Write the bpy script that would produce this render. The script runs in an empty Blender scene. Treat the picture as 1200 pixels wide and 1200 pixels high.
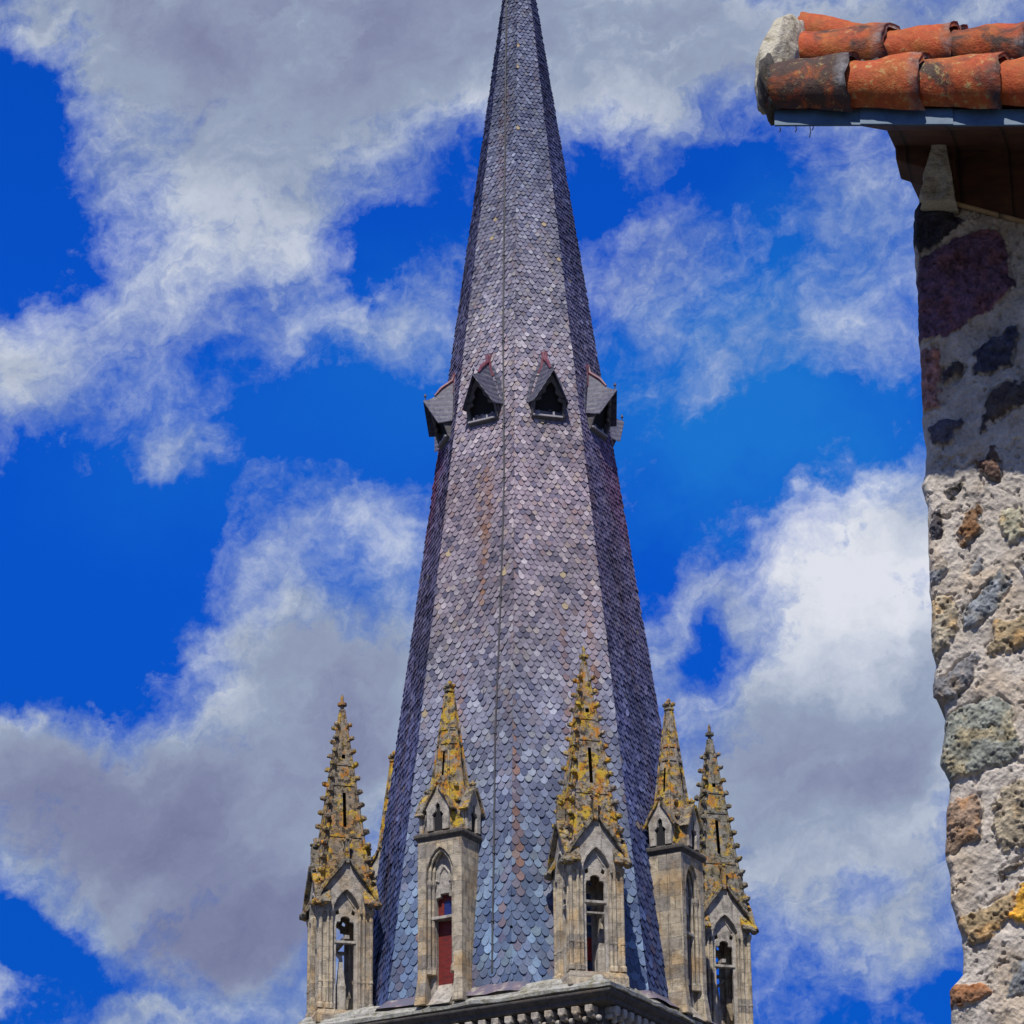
import bpy, bmesh, math, random
import numpy as np
from mathutils import Vector, Matrix, noise as mn
random.seed(7); rng = np.random.default_rng(7)
S = bpy.context.scene
R = math.radians

# ------------------------------------------------------------------ camera, sky, sun, exposure
cam_d = bpy.data.cameras.new('camera'); cam = bpy.data.objects.new('camera', cam_d)
S.collection.objects.link(cam); S.camera = cam
cam_d.sensor_width = 36; cam_d.lens = 120.0; cam_d.clip_start = 0.1; cam_d.clip_end = 5000
F_ = Vector((-0.00402541, 0.92533972, 0.37911766)); R_ = Vector((0.99990841, 0.00862341, -0.01043091)); U_ = Vector((0.01292142, -0.37904095, 0.92528968))
cam.matrix_world = Matrix(((R_.x, U_.x, -F_.x, 0), (R_.y, U_.y, -F_.y, 0), (R_.z, U_.z, -F_.z, 1.6), (0, 0, 0, 1)))

SUN_AZ, SUN_EL = -10.0, 55.0          # azimuth measured from straight behind the viewer
sv = Vector((math.sin(R(SUN_AZ)) * math.cos(R(SUN_EL)), -math.cos(R(SUN_AZ)) * math.cos(R(SUN_EL)), math.sin(R(SUN_EL))))
sl = bpy.data.lights.new('sun', 'SUN'); sl.energy = 4.6; sl.angle = R(0.5); sl.color = (1.0, 0.95, 0.87)
so = bpy.data.objects.new('sun', sl); S.collection.objects.link(so)
so.location = (0, 0, 80); so.rotation_euler = sv.to_track_quat('Z', 'Y').to_euler()
S.view_settings.view_transform = 'Standard'; S.view_settings.look = 'None'
S.view_settings.exposure = 0.0; S.view_settings.gamma = 1.0; S.view_settings.use_curve_mapping = False


class NT:
    """small node-tree helper"""
    def __init__(s, tree): s.t = tree; s.n = tree.nodes; s.l = tree.links
    def put(s, sock, v):
        if v is None: return
        if isinstance(v, bpy.types.NodeSocket): s.l.new(v, sock)
        else:
            if sock.type == 'RGBA' and len(v) == 3: v = (*v, 1)
            sock.default_value = v
    def node(s, typ, ins=None, **kw):
        n = s.n.new(typ)
        for k, v in kw.items(): setattr(n, k, v)
        for k, v in (ins or {}).items(): s.put(n.inputs[k], v)
        return n
    def math(s, op, a, b=None, c=None, clamp=False):
        n = s.n.new('ShaderNodeMath'); n.operation = op; n.use_clamp = clamp
        s.put(n.inputs[0], a); s.put(n.inputs[1], b); s.put(n.inputs[2], c)
        return n.outputs[0]
    def vmath(s, op, a, b=None):
        n = s.n.new('ShaderNodeVectorMath'); n.operation = op
        s.put(n.inputs[0], a); s.put(n.inputs[1], b)
        return n.outputs['Value'] if op in ('LENGTH', 'DOT_PRODUCT', 'DISTANCE') else n.outputs[0]
    def mix(s, f, a, b, mode='MIX'):
        n = s.n.new('ShaderNodeMix'); n.data_type = 'RGBA'; n.blend_type = mode
        s.put(n.inputs[0], f); s.put(n.inputs[6], a); s.put(n.inputs[7], b)
        return n.outputs[2]
    def rng(s, v, a, b, c=0.0, d=1.0, smooth=True):
        n = s.n.new('ShaderNodeMapRange'); n.interpolation_type = 'SMOOTHSTEP' if smooth else 'LINEAR'
        s.put(n.inputs['Value'], v)
        for k, x in zip(('From Min', 'From Max', 'To Min', 'To Max'), (a, b, c, d)): n.inputs[k].default_value = x
        return n.outputs['Result']
    def noise(s, vec, scale, detail=4, rough=0.55, dist=0.0, color=False):
        n = s.node('ShaderNodeTexNoise', {'Vector': vec, 'Scale': scale, 'Detail': detail, 'Roughness': rough, 'Distortion': dist})
        return n.outputs['Color' if color else 'Fac']
    def scale(s, vec, v):
        return s.vmath('MULTIPLY', vec, v)
    def ramp(s, f, stops):
        n = s.n.new('ShaderNodeValToRGB'); e = n.color_ramp.elements
        while len(e) < len(stops): e.new(0.5)
        for x, (p, c) in zip(e, stops): x.position = p; x.color = (*c, 1)
        s.put(n.inputs[0], f)
        return n.outputs[0]


def build_sky():
    w = bpy.data.worlds.new('World'); S.world = w; w.use_nodes = True
    w.node_tree.nodes.clear(); N = NT(w.node_tree)
    sky = N.node('ShaderNodeTexSky', sky_type='NISHITA', sun_disc=False, sun_elevation=R(SUN_EL),
                 sun_rotation=math.atan2(sv.x, sv.y), altitude=200, air_density=1.0, dust_density=0.3, ozone_density=3.0)
    d = N.node('ShaderNodeTexCoord').outputs['Generated']
    sp = N.node('ShaderNodeSeparateXYZ', {0: d})
    az = N.math('MULTIPLY_ADD', N.math('ARCTAN2', sp.outputs[0], sp.outputs[1]), 53.0, 0.23)
    el = N.math('MULTIPLY_ADD', N.math('ARCSINE', sp.outputs[2]), 57.2958, -22.28)
    uv = N.node('ShaderNodeCombineXYZ', {0: az, 1: el, 2: 0.0}).outputs[0]
    wa = N.noise(d, 11.0, 5, 0.6, color=True)
    wb = N.noise(d, 45.0, 5, 0.65, color=True)
    uvw = N.vmath('ADD', uv, N.vmath('MULTIPLY', N.vmath('SUBTRACT', wa, (0.5, 0.5, 0.5)), (4.2, 3.4, 0.0)))
    uvw = N.vmath('ADD', uvw, N.vmath('MULTIPLY', N.vmath('SUBTRACT', wb, (0.5, 0.5, 0.5)), (1.8, 1.5, 0.0)))

    def blobs(lst):
        tot = None
        for (u, v, ru, rv, wt) in lst:
            q = N.vmath('MULTIPLY', N.vmath('SUBTRACT', uvw, (u, v, 0.0)), (1 / ru, 1 / rv, 0.0))
            b = N.rng(N.vmath('LENGTH', q), 0.15, 1.35, wt, 0.0)
            tot = b if tot is None else N.math('ADD', tot, b)
        return tot
    # banks of cloud as (azimuth, elevation, widths, weight) in degrees about the church's direction
    dens = blobs([(-8.02, 8.45, 2.01, 1.29, 0.90), (-6.45, 7.31, 1.58, 1.29, 0.60), (-3.87, 7.74, 4.73, 2.87, 0.85), (-1.72, 8.31, 4.30, 2.15, 0.60), (-5.01, 4.87, 2.72, 1.58, 0.85), (-7.16, 2.58, 2.15, 1.29, 0.60), (-8.17, 1.72, 1.29, 1.00, 0.45), (-4.58, 3.30, 2.15, 1.07, 0.50), (-1.86, 3.01, 1.29, 1.15, 0.45), (-5.52, 0.57, 0.86, 0.64, 0.50), (1.72, 7.59, 2.87, 2.01, 0.95), (4.30, 7.88, 3.58, 1.43, 0.80), (7.59, 7.74, 2.87, 1.72, 0.50), (2.58, 5.01, 1.58, 1.29, 0.20), (2.29, 3.87, 1.15, 1.15, 0.22), (5.01, 3.87, 2.58, 2.44, 0.08), (6.02, 5.01, 1.43, 1.58, 0.30), (4.73, 2.15, 2.29, 1.15, 0.25), (5.87, -1.29, 1.72, 1.72, 0.95), (6.88, -0.29, 1.29, 0.86, 0.60), (3.58, -1.43, 1.00, 0.86, 0.50), (5.01, -3.72, 2.72, 2.29, 0.90), (4.30, -5.87, 3.15, 1.86, 0.90), (5.87, -7.31, 1.86, 1.29, 0.60), (6.45, -3.72, 1.29, 1.72, 0.60), (-2.44, -0.72, 1.58, 1.15, 0.50), (-4.30, -1.86, 1.58, 1.15, 0.55), (-3.58, -3.72, 3.01, 1.72, 0.85), (-6.88, -5.01, 3.44, 1.43, 0.95), (-5.01, -6.45, 3.01, 1.29, 0.90), (-7.88, -4.15, 1.58, 0.86, 0.60), (-3.87, -7.88, 2.15, 1.15, 0.80), (-6.16, -8.48, 1.00, 0.40, 0.70), (-8.52, -8.38, 0.64, 0.57, 0.80), (0.57, -2.29, 3.58, 1.15, 0.50), (-2.58, -2.87, 1.58, 1.58, 0.60), (-2.44, -5.16, 1.72, 2.29, 0.60), (-8.31, 6.16, 1.29, 1.72, -0.70), (-8.31, 3.87, 1.58, 1.15, -0.50), (-2.29, 4.15, 1.15, 0.93, -0.75), (-2.44, 1.29, 1.58, 1.15, -0.50), (-3.87, 1.15, 1.15, 0.86, -0.40), (-6.88, -1.58, 2.72, 2.01, -0.90), (-8.31, 0.00, 1.43, 1.15, -0.60), (-0.57, 5.73, 0.72, 1.72, -0.30), (-7.74, -7.31, 2.01, 0.64, -0.80), (1.43, 5.52, 0.86, 0.86, -0.60), (3.44, 5.52, 1.43, 0.72, -0.50), (3.72, 0.57, 2.15, 1.15, -0.50), (5.73, 1.29, 1.43, 0.86, -0.30), (6.88, -8.45, 1.15, 0.50, -0.70), (5.37, -6.81, 0.72, 0.40, -0.50), (3.30, -2.22, 0.72, 0.86, -0.70), (2.29, -0.14, 0.86, 1.29, -0.40), (-2.87, -1.43, 0.86, 0.86, -0.35), (4.30, 4.30, 1.29, 0.86, -0.25)])
    f1 = N.noise(d, 34.0, 9, 0.62, 0.35)
    # drawn-out wisps
    us = N.node('ShaderNodeSeparateXYZ', {0: uvw})
    wu = N.math('ADD', N.math('MULTIPLY', us.outputs[0], 0.42), N.math('MULTIPLY', us.outputs[1], 0.24))
    wv = N.math('ADD', N.math('MULTIPLY', us.outputs[0], -0.55), N.math('MULTIPLY', us.outputs[1], 0.95))
    f2 = N.noise(N.node('ShaderNodeCombineXYZ', {0: wu, 1: wv, 2: 0.0}).outputs[0], 0.85, 9, 0.66, 0.25)
    f3 = N.noise(d, 150.0, 7, 0.68, 0.6)
    dens = N.math('ADD', dens, N.math('MULTIPLY_ADD', f1, 1.1, -0.55))
    dens = N.math('ADD', dens, N.math('MULTIPLY_ADD', f2, 1.35, -0.68))
    dens = N.math('ADD', dens, N.math('MULTIPLY_ADD', f3, 0.55, -0.275))
    # unseen cloud added away from the church to make the blue ambient light more neutral
    fill_cloud = N.rng(N.vmath('LENGTH', N.vmath('MULTIPLY', N.vmath('SUBTRACT', uvw, (0.0, 0.0, 0.0)), (0.06, 0.06, 0.0))), 0.75, 1.5, 0.0, 0.5)
    dens = N.math('ADD', dens, fill_cloud)
    alpha = N.math('POWER', N.rng(dens, -0.12, 0.88, smooth=False), 1.25)
    alpha = N.math('MULTIPLY', alpha, 0.96)
    lum = blobs([(5.87, -1.15, 1.72, 1.58, 0.55), (5.01, -2.58, 1.29, 1.00, 0.25), (-5.01, 4.01, 3.15, 1.43, 0.20), (-6.88, 2.44, 2.01, 1.00, 0.15), (1.43, 7.45, 2.87, 1.72, 0.20), (-3.87, 7.74, 4.73, 2.15, -0.05), (-6.45, -5.30, 3.58, 1.15, -0.30), (-4.30, -7.02, 2.87, 1.15, -0.35), (5.16, -3.72, 2.01, 1.29, -0.08), (4.01, -6.45, 2.29, 1.29, 0.10), (-2.44, -0.57, 1.43, 0.86, 0.15), (-3.87, -7.88, 0.86, 0.57, 0.15), (6.02, -3.58, 1.15, 1.00, 0.20), (-8.31, -8.45, 0.86, 0.57, 0.25)])
    lum = N.math('ADD', lum, N.math('MULTIPLY_ADD', f1, 0.55, -0.275))
    lum = N.math('ADD', lum, N.math('MULTIPLY_ADD', f2, 1.0, -0.5))
    lum = N.math('ADD', lum, N.math('MULTIPLY_ADD', f3, 0.35, -0.175))
    lum = N.math('SUBTRACT', lum, N.math('ADD', N.rng(dens, 0.45, 1.7, -0.14, 0.14), N.math('MULTIPLY', fill_cloud, 0.75)))
    lum = N.math('ADD', lum, 0.50, clamp=True)
    cl = N.ramp(lum, [(0.0, (1.5, 1.65, 2.9)), (0.3, (2.3, 2.55, 3.9)), (0.55, (3.15, 3.75, 5.0)), (0.8, (5.6, 6.1, 7.1)), (1.0, (7.6, 7.8, 8.4))])
    veil = blobs([(3.15, 1.72, 3.72, 2.15, 0.80), (5.01, 3.87, 2.58, 1.86, 0.50), (-1.72, 2.15, 2.87, 1.86, 0.45), (-5.30, 0.57, 2.87, 1.72, 0.25), (-1.72, -1.43, 2.87, 2.15, 0.30), (4.87, 0.57, 2.87, 1.43, 0.50)])
    tint = N.mix(N.math('MULTIPLY_ADD', alpha, 0.7, veil, clamp=True), (0.02, 0.43, 1.62), (0.10, 0.86, 1.72))
    deep = N.rng(el, -10.0, 4.0, 0.62, 1.0)
    blue = N.vmath('MULTIPLY', N.mix(1.0, sky.outputs[0], tint, 'MULTIPLY'), N.node('ShaderNodeCombineXYZ', {0: deep, 1: deep, 2: deep}).outputs[0])
    col = N.mix(alpha, blue, cl)
    bg = N.node('ShaderNodeBackground', {'Color': col, 'Strength': 0.10})
    out = N.node('ShaderNodeOutputWorld', {'Surface': bg.outputs[0]})
build_sky()

# ------------------------------------------------------------------ materials
def mat(name, fn, **bs):
    m = bpy.data.materials.new(name); m.use_nodes = True
    N = NT(m.node_tree); b = m.node_tree.nodes['Principled BSDF']
    for k, v in bs.items(): N.put(b.inputs[k.replace('_', ' ')], v)
    r = fn(N)
    N.put(b.inputs['Base Color'], r[0])
    if len(r) > 1 and r[1] is not None:
        bp = N.node('ShaderNodeBump', {'Height': r[1], 'Strength': r[2], 'Distance': r[3]})
        N.put(b.inputs['Normal'], bp.outputs[0])
    return m

def obj_co(N): return N.node('ShaderNodeTexCoord').outputs['Object']
def wpos(N): return N.node('ShaderNodeNewGeometry').outputs['Position']

def stone_fn(base, dark, warm, lichen=0.0, ashlar=True, moss=0.0, grime=0.5):
    def fn(N):
        p = wpos(N)
        big = N.noise(p, 1.1, 5, 0.6); mid = N.noise(p, 5.0, 6, 0.65); fine = N.noise(p, 28.0, 6, 0.7)
        c = N.mix(N.rng(big, 0.46, 0.70), base, warm)
        if ashlar:
            o = obj_co(N); s = N.node('ShaderNodeSeparateXYZ', {0: o})
            v = N.node('ShaderNodeCombineXYZ', {0: N.math('ADD', s.outputs[0], N.math('MULTIPLY', s.outputs[1], 0.83)), 1: s.outputs[2], 2: 0.0}).outputs[0]
            br = N.node('ShaderNodeTexBrick', {'Vector': v, 'Color1': (0.50, 0.50, 0.55), 'Color2': (1.32, 1.20, 0.98), 'Mortar': (0.5, 0.47, 0.42), 'Scale': 1.0,
                                               'Mortar Size': 0.009, 'Mortar Smooth': 0.4, 'Bias': 0.1, 'Brick Width': 0.52, 'Row Height': 0.37})
            c = N.mix(0.85, c, br.outputs['Color'], 'MULTIPLY')
        c = N.mix(N.rng(mid, 0.40, 0.72, 0.0, grime), c, dark)
        streak = N.noise(N.scale(p, (9.0, 9.0, 0.9)), 1.0, 5, 0.6)
        c = N.mix(N.rng(streak, 0.52, 0.72, 0.0, grime), c, dark)
        if lichen > 0:
            l1 = N.noise(p, 4.2, 6, 0.68, 0.4); l2 = N.noise(p, 12.0, 5, 0.7, 0.3); l3 = N.noise(p, 2.3, 4, 0.6)
            rnd = N.node('ShaderNodeObjectInfo').outputs['Random']
            yel = N.mix(N.rng(N.noise(p, 3.1, 3), 0.42, 0.64), (0.50, 0.33, 0.03), (0.48, 0.19, 0.015))
            c = N.mix(N.rng(N.math('ADD', N.math('ADD', N.math('MULTIPLY', l1, 0.6), N.math('MULTIPLY', l3, 0.5)), N.math('MULTIPLY_ADD', rnd, 0.0, 0.0)), 0.595 - lichen * 0.10, 0.70 - lichen * 0.1), c, yel)
            c = N.mix(N.rng(l2, 0.60, 0.70, 0.0, 0.85), c, (0.56, 0.52, 0.40))
            c = N.mix(N.rng(N.noise(p, 6.5, 6, 0.72), 0.49, 0.60, 0.0, 0.94), c, (0.035, 0.028, 0.017))
        if moss > 0:
            m1 = N.noise(p, 5.5, 6, 0.7)
            c = N.mix(N.rng(m1, 0.5, 0.66, 0.0, moss), c, (0.16, 0.14, 0.05))
        c = N.mix(0.5, c, N.ramp(fine, [(0.25, (0.55, 0.53, 0.5)), (0.75, (1.35, 1.35, 1.35))]), 'MULTIPLY')
        h = N.math('ADD', N.math('MULTIPLY', mid, 0.6), N.math('MULTIPLY', fine, 0.5))
        return c, h, 0.9, 0.06
    return fn

M = {}
M['ashlar'] = mat('pale_ashlar_stone', stone_fn((0.48, 0.44, 0.37), (0.09, 0.075, 0.06), (0.45, 0.33, 0.19), grime=0.7), Roughness=0.9)
M['carved'] = mat('carved_stone', stone_fn((0.48, 0.44, 0.38), (0.085, 0.07, 0.06), (0.44, 0.35, 0.24), ashlar=False, grime=0.7), Roughness=0.9)
M['lichen'] = mat('lichen_stone', stone_fn((0.33, 0.29, 0.24), (0.035, 0.028, 0.022), (0.26, 0.20, 0.13), lichen=0.95, ashlar=False, grime=0.7), Roughness=0.95)
M['lichen_brown'] = mat('brown_lichen_stone', stone_fn((0.30, 0.25, 0.19), (0.035, 0.028, 0.022), (0.30, 0.19, 0.09), lichen=0.62, ashlar=False, grime=0.7), Roughness=0.95)
M['lichen_olive'] = mat('olive_lichen_stone', stone_fn((0.28, 0.26, 0.22), (0.04, 0.036, 0.032), (0.27, 0.22, 0.10), lichen=0.50, ashlar=False, moss=0.5, grime=0.7), Roughness=0.95)
M['coping'] = mat('coping_stone', stone_fn((0.27, 0.24, 0.19), (0.06, 0.05, 0.04), (0.35, 0.23, 0.09), lichen=0.55, ashlar=False, grime=0.7), Roughness=0.95)
M['ledge'] = mat('ledge_stone', stone_fn((0.44, 0.43, 0.39), (0.10, 0.10, 0.07), (0.36, 0.34, 0.26), ashlar=False, moss=0.8, grime=0.6), Roughness=0.95)
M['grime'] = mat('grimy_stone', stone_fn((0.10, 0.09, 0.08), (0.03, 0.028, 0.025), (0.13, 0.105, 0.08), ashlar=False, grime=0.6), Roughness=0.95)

def slate_fn(N):
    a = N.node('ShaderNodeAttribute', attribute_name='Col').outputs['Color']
    p = wpos(N)
    n1 = N.noise(p, 14.0, 5, 0.65); n2 = N.noise(p, 0.8, 5, 0.6)
    c = N.mix(0.6, a, N.ramp(n1, [(0.25, (0.6, 0.6, 0.62)), (0.75, (1.4, 1.38, 1.36))]), 'MULTIPLY')
    c = N.mix(0.55, c, N.ramp(n2, [(0.3, (0.66, 0.68, 0.78)), (0.7, (1.3, 1.24, 1.2))]), 'MULTIPLY')
    return c, n1, 0.35, 0.02
M['slate'] = mat('scalloped_slate', slate_fn, Roughness=0.72, Specular_IOR_Level=0.25)
M['underlay'] = mat('slate_underlay', lambda N: ((0.035, 0.035, 0.05),), Roughness=0.9)
def dslate_fn(N):
    p = wpos(N); n = N.noise(p, 9.0, 5, 0.65); o = obj_co(N)
    w = N.node('ShaderNodeTexWave', {'Vector': o, 'Scale': 1.7, 'Distortion': 1.2, 'Detail': 2.0}, wave_type='BANDS', bands_direction='Z').outputs['Fac']
    c = N.ramp(n, [(0.3, (0.035, 0.035, 0.06)), (0.55, (0.085, 0.085, 0.125)), (0.8, (0.20, 0.17, 0.17))])
    c = N.mix(N.rng(w, 0.0, 0.25, 0.6, 0.0), c, (0.03, 0.03, 0.04))
    return c, N.math('ADD', n, w), 0.5, 0.03
M['dslate'] = mat('dormer_slate', dslate_fn, Roughness=0.6)
def lead_fn(N):
    p = wpos(N); n = N.noise(p, 5.0, 5, 0.6)
    return N.ramp(n, [(0.3, (0.06, 0.045, 0.075)), (0.5, (0.15, 0.03, 0.05)), (0.72, (0.22, 0.11, 0.13))]), n, 0.4, 0.02
M['redlead'] = mat('red_oxide_flashing', lead_fn, Roughness=0.55)
def skirt_fn(N):
    p = wpos(N); n = N.noise(p, 2.2, 6, 0.65)
    c = N.ramp(n, [(0.3, (0.09, 0.11, 0.16)), (0.46, (0.12, 0.11, 0.15)), (0.53, (0.16, 0.12, 0.15)), (0.62, (0.30, 0.28, 0.24)), (0.75, (0.36, 0.34, 0.28))])
    return c, n, 0.5, 0.03
M['skirt'] = mat('stained_lead', skirt_fn, Roughness=0.6)
def planks(c0, c1, sc, axis='Z'):
    def fn(N):
        o = obj_co(N); p = wpos(N)
        w = N.node('ShaderNodeTexWave', {'Vector': o, 'Scale': sc, 'Distortion': 0.1}, wave_type='BANDS', bands_direction=axis, wave_profile='SAW').outputs['Fac']
        n = N.noise(N.scale(p, (3, 3, 9)), 2.0, 5, 0.6)
        c = N.mix(N.rng(n, 0.3, 0.7), c0, c1)
        c = N.mix(N.rng(w, 0.0, 0.12, 0.85, 0.0), c, tuple(x * 0.15 for x in c0))
        return c, w, 0.4, 0.02
    return fn
M['fgrey'] = mat('grey_painted_timber', planks((0.07, 0.065, 0.07), (0.13, 0.12, 0.12), 0.5), Roughness=0.8)
M['sillgrey'] = mat('pale_sill', planks((0.28, 0.27, 0.29), (0.36, 0.34, 0.35), 0.5), Roughness=0.7)
M['reddoor'] = mat('red_painted_boards', planks((0.11, 0.010, 0.008), (0.22, 0.018, 0.012), 2.2), Roughness=0.6)
M['redwood'] = mat('bright_red_wood', planks((0.50, 0.03, 0.02), (0.6, 0.06, 0.04), 1.5), Roughness=0.6)
M['timber'] = mat('dark_roof_timber', planks((0.05, 0.02, 0.011), (0.11, 0.045, 0.02), 1.2, 'X'), Roughness=0.85)
M['lit_edge'] = mat('sunlit_edge_timber', planks((0.30, 0.20, 0.10), (0.42, 0.30, 0.16), 0.7, 'X'), Roughness=0.8)  # pale wood tone paints in sunlight along the beam's lower edge
M['pane'] = mat('blue_pane', lambda N: ((0.02, 0.03, 0.13),), Roughness=0.25)
M['dark'] = mat('dark_interior', lambda N: ((0.012, 0.012, 0.014),), Roughness=0.95)
M['cable'] = mat('dark_cable', lambda N: ((0.03, 0.03, 0.04),), Roughness=0.6)
def zinc_fn(N):
    n = N.noise(wpos(N), 7.0, 4, 0.6)
    return N.ramp(n, [(0.3, (0.035, 0.075, 0.14)), (0.7, (0.08, 0.15, 0.22))]), n, 0.15, 0.01
M['zinc'] = mat('zinc_flashing', zinc_fn, Roughness=0.6)
def tile_fn(N):
    a = N.node('ShaderNodeAttribute', attribute_name='Col').outputs['Color']; p = wpos(N)
    n = N.noise(p, 7.0, 6, 0.65); g = N.noise(p, 26.0, 6, 0.7); b = N.noise(p, 4.0, 6, 0.7, 0.6)
    c = N.mix(N.rng(n, 0.35, 0.7), (0.42, 0.062, 0.006), (0.38, 0.11, 0.013))
    c = N.mix(1.0, c, N.ramp(g, [(0.25, (0.62, 0.6, 0.58)), (0.75, (1.35, 1.35, 1.35))]), 'MULTIPLY')
    sa = N.node('ShaderNodeSeparateColor', {0: a})
    c = N.mix(N.rng(N.math('ADD', b, N.math('MULTIPLY', sa.outputs[0], 0.35)), 0.68, 0.86, 0.0, 0.92), c, (0.025, 0.02, 0.016))
    c = N.mix(N.rng(N.math('ADD', g, N.math('MULTIPLY', sa.outputs[1], 0.3)), 0.70, 0.84, 0.0, 0.8), c, (0.40, 0.33, 0.12))
    c = N.mix(N.math('MULTIPLY', sa.outputs[2], N.rng(g, 0.3, 0.6, 0.4, 1.0)), c, N.mix(N.rng(n, 0.45, 0.6), (0.03, 0.028, 0.03), (0.22, 0.21, 0.21)))
    return c, N.math('ADD', N.math('MULTIPLY', n, 0.5), g), 0.55, 0.02
M['tile'] = mat('terracotta_tile', tile_fn, Roughness=0.72)
def rubble_fn(N):
    a = N.node('ShaderNodeAttribute', attribute_name='Col').outputs['Color']; p = wpos(N)
    f = N.noise(p, 60.0, 6, 0.7); g = N.noise(p, 16.0, 5, 0.65)
    c = N.mix(0.75, a, N.ramp(f, [(0.25, (0.58, 0.58, 0.58)), (0.75, (1.35, 1.35, 1.33))]), 'MULTIPLY')
    c = N.mix(0.4, c, N.ramp(g, [(0.3, (0.72, 0.7, 0.68)), (0.7, (1.22, 1.22, 1.2))]), 'MULTIPLY')
    return c, N.math('ADD', f, g), 0.8, 0.012
M['rubble'] = mat('rubble_masonry', rubble_fn, Roughness=0.95)
def rubble2_fn(N):
    p = wpos(N); q = N.vmath('ADD', N.scale(p, (1, 1, 1.5)), N.vmath('MULTIPLY', N.noise(p, 3.0, 3, color=True), (0.35, 0.35, 0.35)))
    v = N.node('ShaderNodeTexVoronoi', {'Vector': q, 'Scale': 2.6}, feature='DISTANCE_TO_EDGE').outputs['Distance']
    cc = N.node('ShaderNodeTexVoronoi', {'Vector': q, 'Scale': 2.6}).outputs['Color']
    st = N.ramp(N.node('ShaderNodeSeparateColor', {0: cc}).outputs[0], [(0.0, (0.12, 0.12, 0.14)), (0.4, (0.27, 0.25, 0.22)), (0.7, (0.34, 0.25, 0.15)), (1.0, (0.2, 0.19, 0.2))])
    c = N.mix(N.rng(v, 0.05, 0.11), (0.50, 0.45, 0.40), st)
    f = N.noise(p, 45.0, 6, 0.7)
    c = N.mix(0.6, c, N.ramp(f, [(0.25, (0.6, 0.6, 0.6)), (0.75, (1.35, 1.35, 1.33))]), 'MULTIPLY')
    return c, N.math('ADD', N.rng(v, 0.02, 0.2), N.math('MULTIPLY', f, 0.4)), 0.8, 0.04
M['rubble2'] = mat('rough_rubble', rubble2_fn, Roughness=0.95)
def mortar_fn(N):
    p = wpos(N); n = N.noise(p, 9.0, 6, 0.7); f = N.noise(p, 45.0, 6, 0.7)
    c = N.ramp(n, [(0.3, (0.20, 0.17, 0.10)), (0.48, (0.58, 0.53, 0.40)), (0.7, (0.68, 0.64, 0.54))])
    c = N.mix(0.5, c, N.ramp(f, [(0.25, (0.5, 0.5, 0.48)), (0.75, (1.4, 1.4, 1.38))]), 'MULTIPLY')
    return c, N.math('ADD', n, f), 0.8, 0.03
M['mortar'] = mat('weathered_mortar', mortar_fn, Roughness=0.95)
def grass_fn(N):
    n = N.noise(wpos(N), 0.6, 8, 0.7)
    return N.ramp(n, [(0.3, (0.05, 0.05, 0.05)), (0.55, (0.10, 0.095, 0.085)), (0.7, (0.06, 0.08, 0.03))]), n, 0.3, 0.05
M['ground'] = mat('worn_ground', grass_fn, Roughness=0.95)

# ------------------------------------------------------------------ object helpers
def link(o, parent=None, label=None, cat=None, group=None, kind=None):
    S.collection.objects.link(o)
    if parent: o.parent = parent
    for k, v in (('label', label), ('category', cat), ('group', group), ('kind', kind)):
        if v: o[k] = v
    return o

def empty(name, loc, rz, label, cat):
    e = bpy.data.objects.new(name, None); e.empty_display_size = 0.5
    link(e, None, label, cat); e.location = loc; e.rotation_euler = (0, 0, rz)
    return e

def dup(o, parent):
    c = o.copy(); S.collection.objects.link(c); c.parent = parent
    for ch in list(o.children): dup(ch, c)
    return c

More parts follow.
